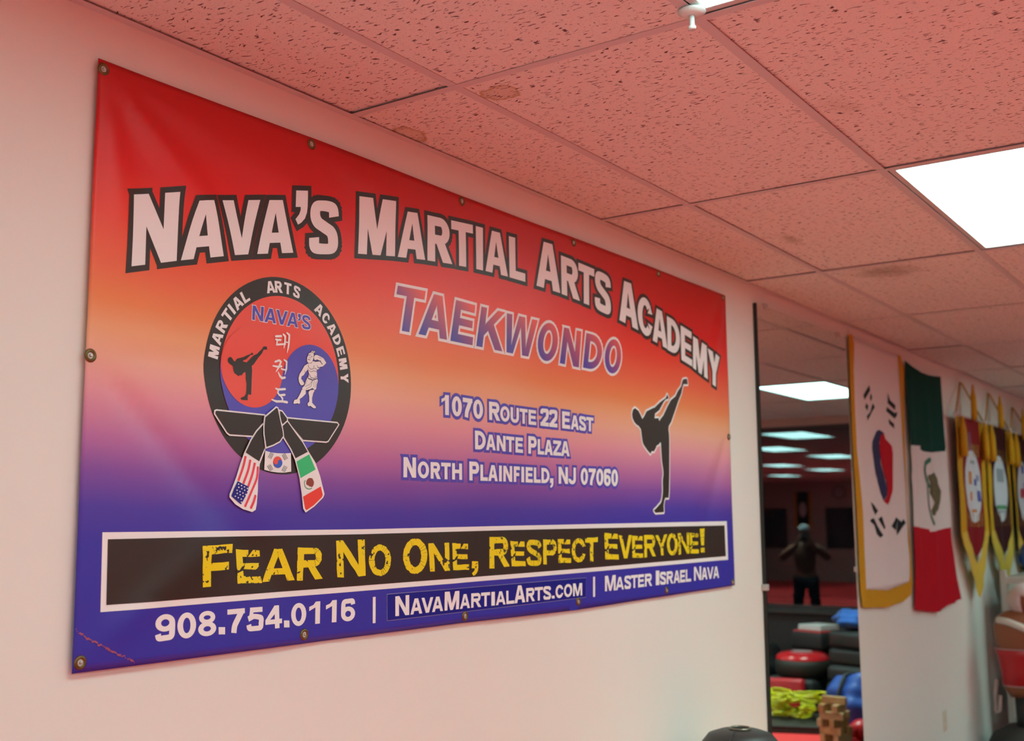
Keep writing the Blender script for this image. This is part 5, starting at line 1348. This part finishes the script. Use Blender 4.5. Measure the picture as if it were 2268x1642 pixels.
# black pennant with gold edge on the far wall
t = empty('far_pennant', (X0 + .02, -9.15, 1.1), label='black pennant with gold edge hanging between the far dark windows', cat='pennant')
def flat_yz(name, P, x, m, parent):
    bm = bmesh.new(); a = [bm.verts.new((x, y, z)) for y, z in P]; b = [bm.verts.new((x + .006, y, z)) for y, z in P]
    bm.faces.new(a); bm.faces.new(b[::-1])
    for i in range(len(P)): bm.faces.new((a[i], b[i], b[(i + 1) % len(P)], a[(i + 1) % len(P)]))
    bmesh.ops.recalc_face_normals(bm, faces=bm.faces[:]); return bm_obj(name, bm, m, parent)
flat_yz('gold_edge', [(-.24, 1.25), (.24, 1.25), (.24, .35), (0, 0), (-.24, .35)], 0, GOLD, t)
flat_yz('black_field', [(-.16, 1.27), (.16, 1.27), (.16, .45), (0, .20), (-.16, .45)], .008, mat('black_satin', (.01, .01, .012), .4), t)
flat_yz('badge', [(.10 * math.cos(a * math.pi / 12), .8 + .2 * math.sin(a * math.pi / 12)) for a in range(24)], .016, BADGE, t)

# the person raising a camera, standing back in the room
ph = empty('person', (5.6, -3.95, 0), math.radians(20), label='person in grey cap and rust jacket holding a camera up to the face, arms raised', cat='person')
def skin_obj(name, nodes, edges, m, parent, sub=2):
    me = bpy.data.meshes.new(name); me.from_pydata([n_[0] for n_ in nodes], edges, [])
    o_ = bpy.data.objects.new(name, me); C.objects.link(o_); o_.parent = parent
    sk = o_.modifiers.new('skin', 'SKIN'); sk.use_smooth_shade = True
    for i, n_ in enumerate(nodes):
        me.skin_vertices[0].data[i].radius = (n_[1], n_[2] if len(n_) > 2 else n_[1])
        me.skin_vertices[0].data[i].use_root = (i == 0)
    ss_ = o_.modifiers.new('sub', 'SUBSURF'); ss_.levels = sub; ss_.render_levels = sub
    me.materials.append(m); return o_
FSKIN = mat('skin', (.33, .15, .09), .5, var=.05); JK = mat('rust_jacket', (.20, .075, .045), .8, bump=(60, .4)); TR = mat('black_trousers', (.012, .013, .018), .8, bump=(60, .4))
K = .885   # build: short adult
def sc_(P): return tuple(v * K for v in P)
body_n = [((0, 0, .95), .15, .11), ((.01, 0, 1.10), .145, .11), ((.02, 0, 1.28), .165, .115), ((.02, 0, 1.42), .12, .09), ((.02, 0, 1.49), .055, .055), ((.035, 0, 1.56), .05, .05),
          ((.02, .19, 1.41), .065, .065), ((.12, .37, 1.24), .052, .05), ((.27, .16, 1.42), .040, .038), ((.33, .085, 1.53), .030, .028),
          ((.02, -.19, 1.41), .065, .065), ((.12, -.37, 1.24), .052, .05), ((.27, -.16, 1.42), .040, .038), ((.33, -.085, 1.53), .030, .028),
          ((.0, .10, .88), .10, .10), ((.03, .14, .50), .065, .065), ((.0, .16, .10), .045, .045), ((.13, .18, .045), .038, .032),
          ((.0, -.10, .88), .10, .10), ((.03, -.14, .50), .065, .065), ((.0, -.16, .10), .045, .045), ((.13, -.18, .045), .038, .032)]
body_n = [(sc_(n_[0]), n_[1] * K, n_[2] * K) for n_ in body_n]
be = [(0, 1), (1, 2), (2, 3), (3, 4), (4, 5), (3, 6), (6, 7), (7, 8), (8, 9), (3, 10), (10, 11), (11, 12), (12, 13), (0, 14), (14, 15), (15, 16), (16, 17), (0, 18), (18, 19), (19, 20), (20, 21)]
skin_obj('body', body_n, be, FSKIN, ph)
def grow(idx, dr, name, m, ed):
    mp_ = {v: i for i, v in enumerate(idx)}
    skin_obj(name, [(body_n[i][0], body_n[i][1] + dr, body_n[i][2] + dr) for i in idx], [(mp_[a], mp_[b]) for a, b in ed], m, ph)
grow([0, 1, 2, 3, 6, 7, 8, 10, 11, 12], .014, 'jacket', JK, [(0, 1), (1, 2), (2, 3), (3, 6), (6, 7), (7, 8), (3, 10), (10, 11), (11, 12)])
grow([0, 14, 15, 16, 18, 19, 20], .016, 'trousers', TR, [(0, 14), (14, 15), (15, 16), (0, 18), (18, 19), (19, 20)])
for i in (16, 20):
    p = body_n[i][0]; bm = bmesh.new(); box(bm, p[0] - .07, p[0] + .19, p[1] - .048, p[1] + .048, .0, .085, .03); bm_obj('shoe', bm, BLKV2, ph, True)
# head with face, ears, hair and cap
hc = Vector((.055 * K + .01, 0, 1.665 * K))
bm = bmesh.new(); bmesh.ops.create_uvsphere(bm, u_segments=32, v_segments=24, radius=.095)
for v in bm.verts:
    v.co.x *= 1.0 if v.co.z > 0 else 1.0 - .12 * (-v.co.z / .095); v.co.y *= .80 if v.co.z > 0 else .80 - .22 * (-v.co.z / .095); v.co.z *= 1.22
hd = bm_obj('head', bm, FSKIN, ph, True, hc)
for (nm, loc, s3, m) in [('nose', (.095, 0, -.01), (.018, .012, .02), FSKIN), ('mouth', (.085, 0, -.055), (.008, .022, .006), mat('lips', (.25, .06, .05), .5)), ('ear', (0, .078, -.005), (.016, .008, .028), FSKIN), ('ear', (0, -.078, -.005), (.016, .008, .028), FSKIN),
                         ('eye', (.083, .030, .012), (.008, .012, .007), mat('eye_dark', (.02, .015, .012), .2)), ('eye', (.083, -.030, .012), (.008, .012, .007), mat('eye_dark', (.02, .015, .012), .2))]:
    bm = bmesh.new(); bmesh.ops.create_uvsphere(bm, u_segments=12, v_segments=8, radius=1)
    for v in bm.verts: v.co = Vector((v.co.x * s3[0], v.co.y * s3[1], v.co.z * s3[2]))
    bm_obj(nm, bm, m, hd, True, loc)
bm = bmesh.new(); bmesh.ops.create_uvsphere(bm, u_segments=28, v_segments=16, radius=.102)
bmesh.ops.delete(bm, geom=[f for f in bm.faces if f.calc_center_median().z < .018], context='FACES')
for v in bm.verts: v.co.y *= .88; v.co.z *= 1.12
cp = bm_obj('cap', bm, mat('grey_cap', (.42, .46, .50), .8), ph, True, hc); cp.modifiers.new('t', 'SOLIDIFY').thickness = .006
bm = bmesh.new(); P_ = [(.06 + .10 * math.cos(a), .078 * math.sin(a)) for a in [math.radians(-85 + 170 * i / 12) for i in range(13)]]
a_ = [bm.verts.new((x, y, .030 - .25 * (y * y) / .078)) for x, y in P_]; b_ = [bm.verts.new((x, y, .036 - .25 * (y * y) / .078)) for x, y in P_]
bm.faces.new(a_[::-1]); bm.faces.new(b_)
for i in range(12): bm.faces.new((a_[i], a_[i + 1], b_[i + 1], b_[i]))
bm_obj('brim', bm, mat('grey_cap', (.42, .46, .50), .8), cp, True, (.0, 0, 0))
# five-fingered hands closed on the camera's sides
for s_ in (1, -1):
    w0 = Vector(body_n[9 if s_ == 1 else 13][0])
    hb_ = w0 + Vector((.05, -.008 * s_, .03))
    nodes = [(tuple(w0), .024, .022), (tuple(w0 + Vector((.03, -.002 * s_, .018))), .030, .018), (tuple(hb_), .032, .016)]
    ed = [(0, 1), (1, 2)]
    for q, L_ in enumerate((.060, .068, .064, .052)):
        b0 = hb_ + Vector((.012, 0, .022 - .016 * q)); i0 = len(nodes)
        nodes += [(tuple(b0), .0095, .0095), (tuple(b0 + Vector((.026, -.010 * s_, .004))), .0088, .0088), (tuple(b0 + Vector((.030, -.034 * s_, .004))), .008, .008), (tuple(b0 + Vector((.020, -(L_ - .012) * s_, .003))), .007, .007)]
        ed += [(2, i0), (i0, i0 + 1), (i0 + 1, i0 + 2), (i0 + 2, i0 + 3)]
    i0 = len(nodes); tb = w0 + Vector((.030, -.008 * s_, -.004))
    nodes += [(tuple(tb), .012, .012), (tuple(tb + Vector((.006, -.026 * s_, -.012))), .010, .010), (tuple(tb + Vector((.016, -.045 * s_, -.012))), .008, .008)]; ed += [(1, i0), (i0, i0 + 1), (i0 + 1, i0 + 2)]
    skin_obj('hand', nodes, ed, FSKIN, ph, 1)
cm = empty('held_camera', ((ph.location.x), ph.location.y, 0), math.radians(20), label='black camera held before the face of the person in the grey cap', cat='camera')
cx_ = .385 * K; cz_ = 1.575 * K
bm = bmesh.new(); box(bm, cx_ - .03, cx_ + .03, -.068, .068, cz_ - .045, cz_ + .045, .01); box(bm, cx_ - .03, cx_ + .02, -.025, .025, cz_ + .04, cz_ + .07, .01); bm_obj('camera_body', bm, BLKV, cm, True)
bm = bmesh.new(); lathe(bm, [(0, .03), (.036, .03), (.036, .10), (.030, .112), (.024, .108), (0, .100)], 28, Matrix.Translation((cx_, 0, cz_ - .002)) @ Matrix.Rotation(math.radians(90), 4, 'Y')); bm_obj('lens', bm, BLKV, cm, True)
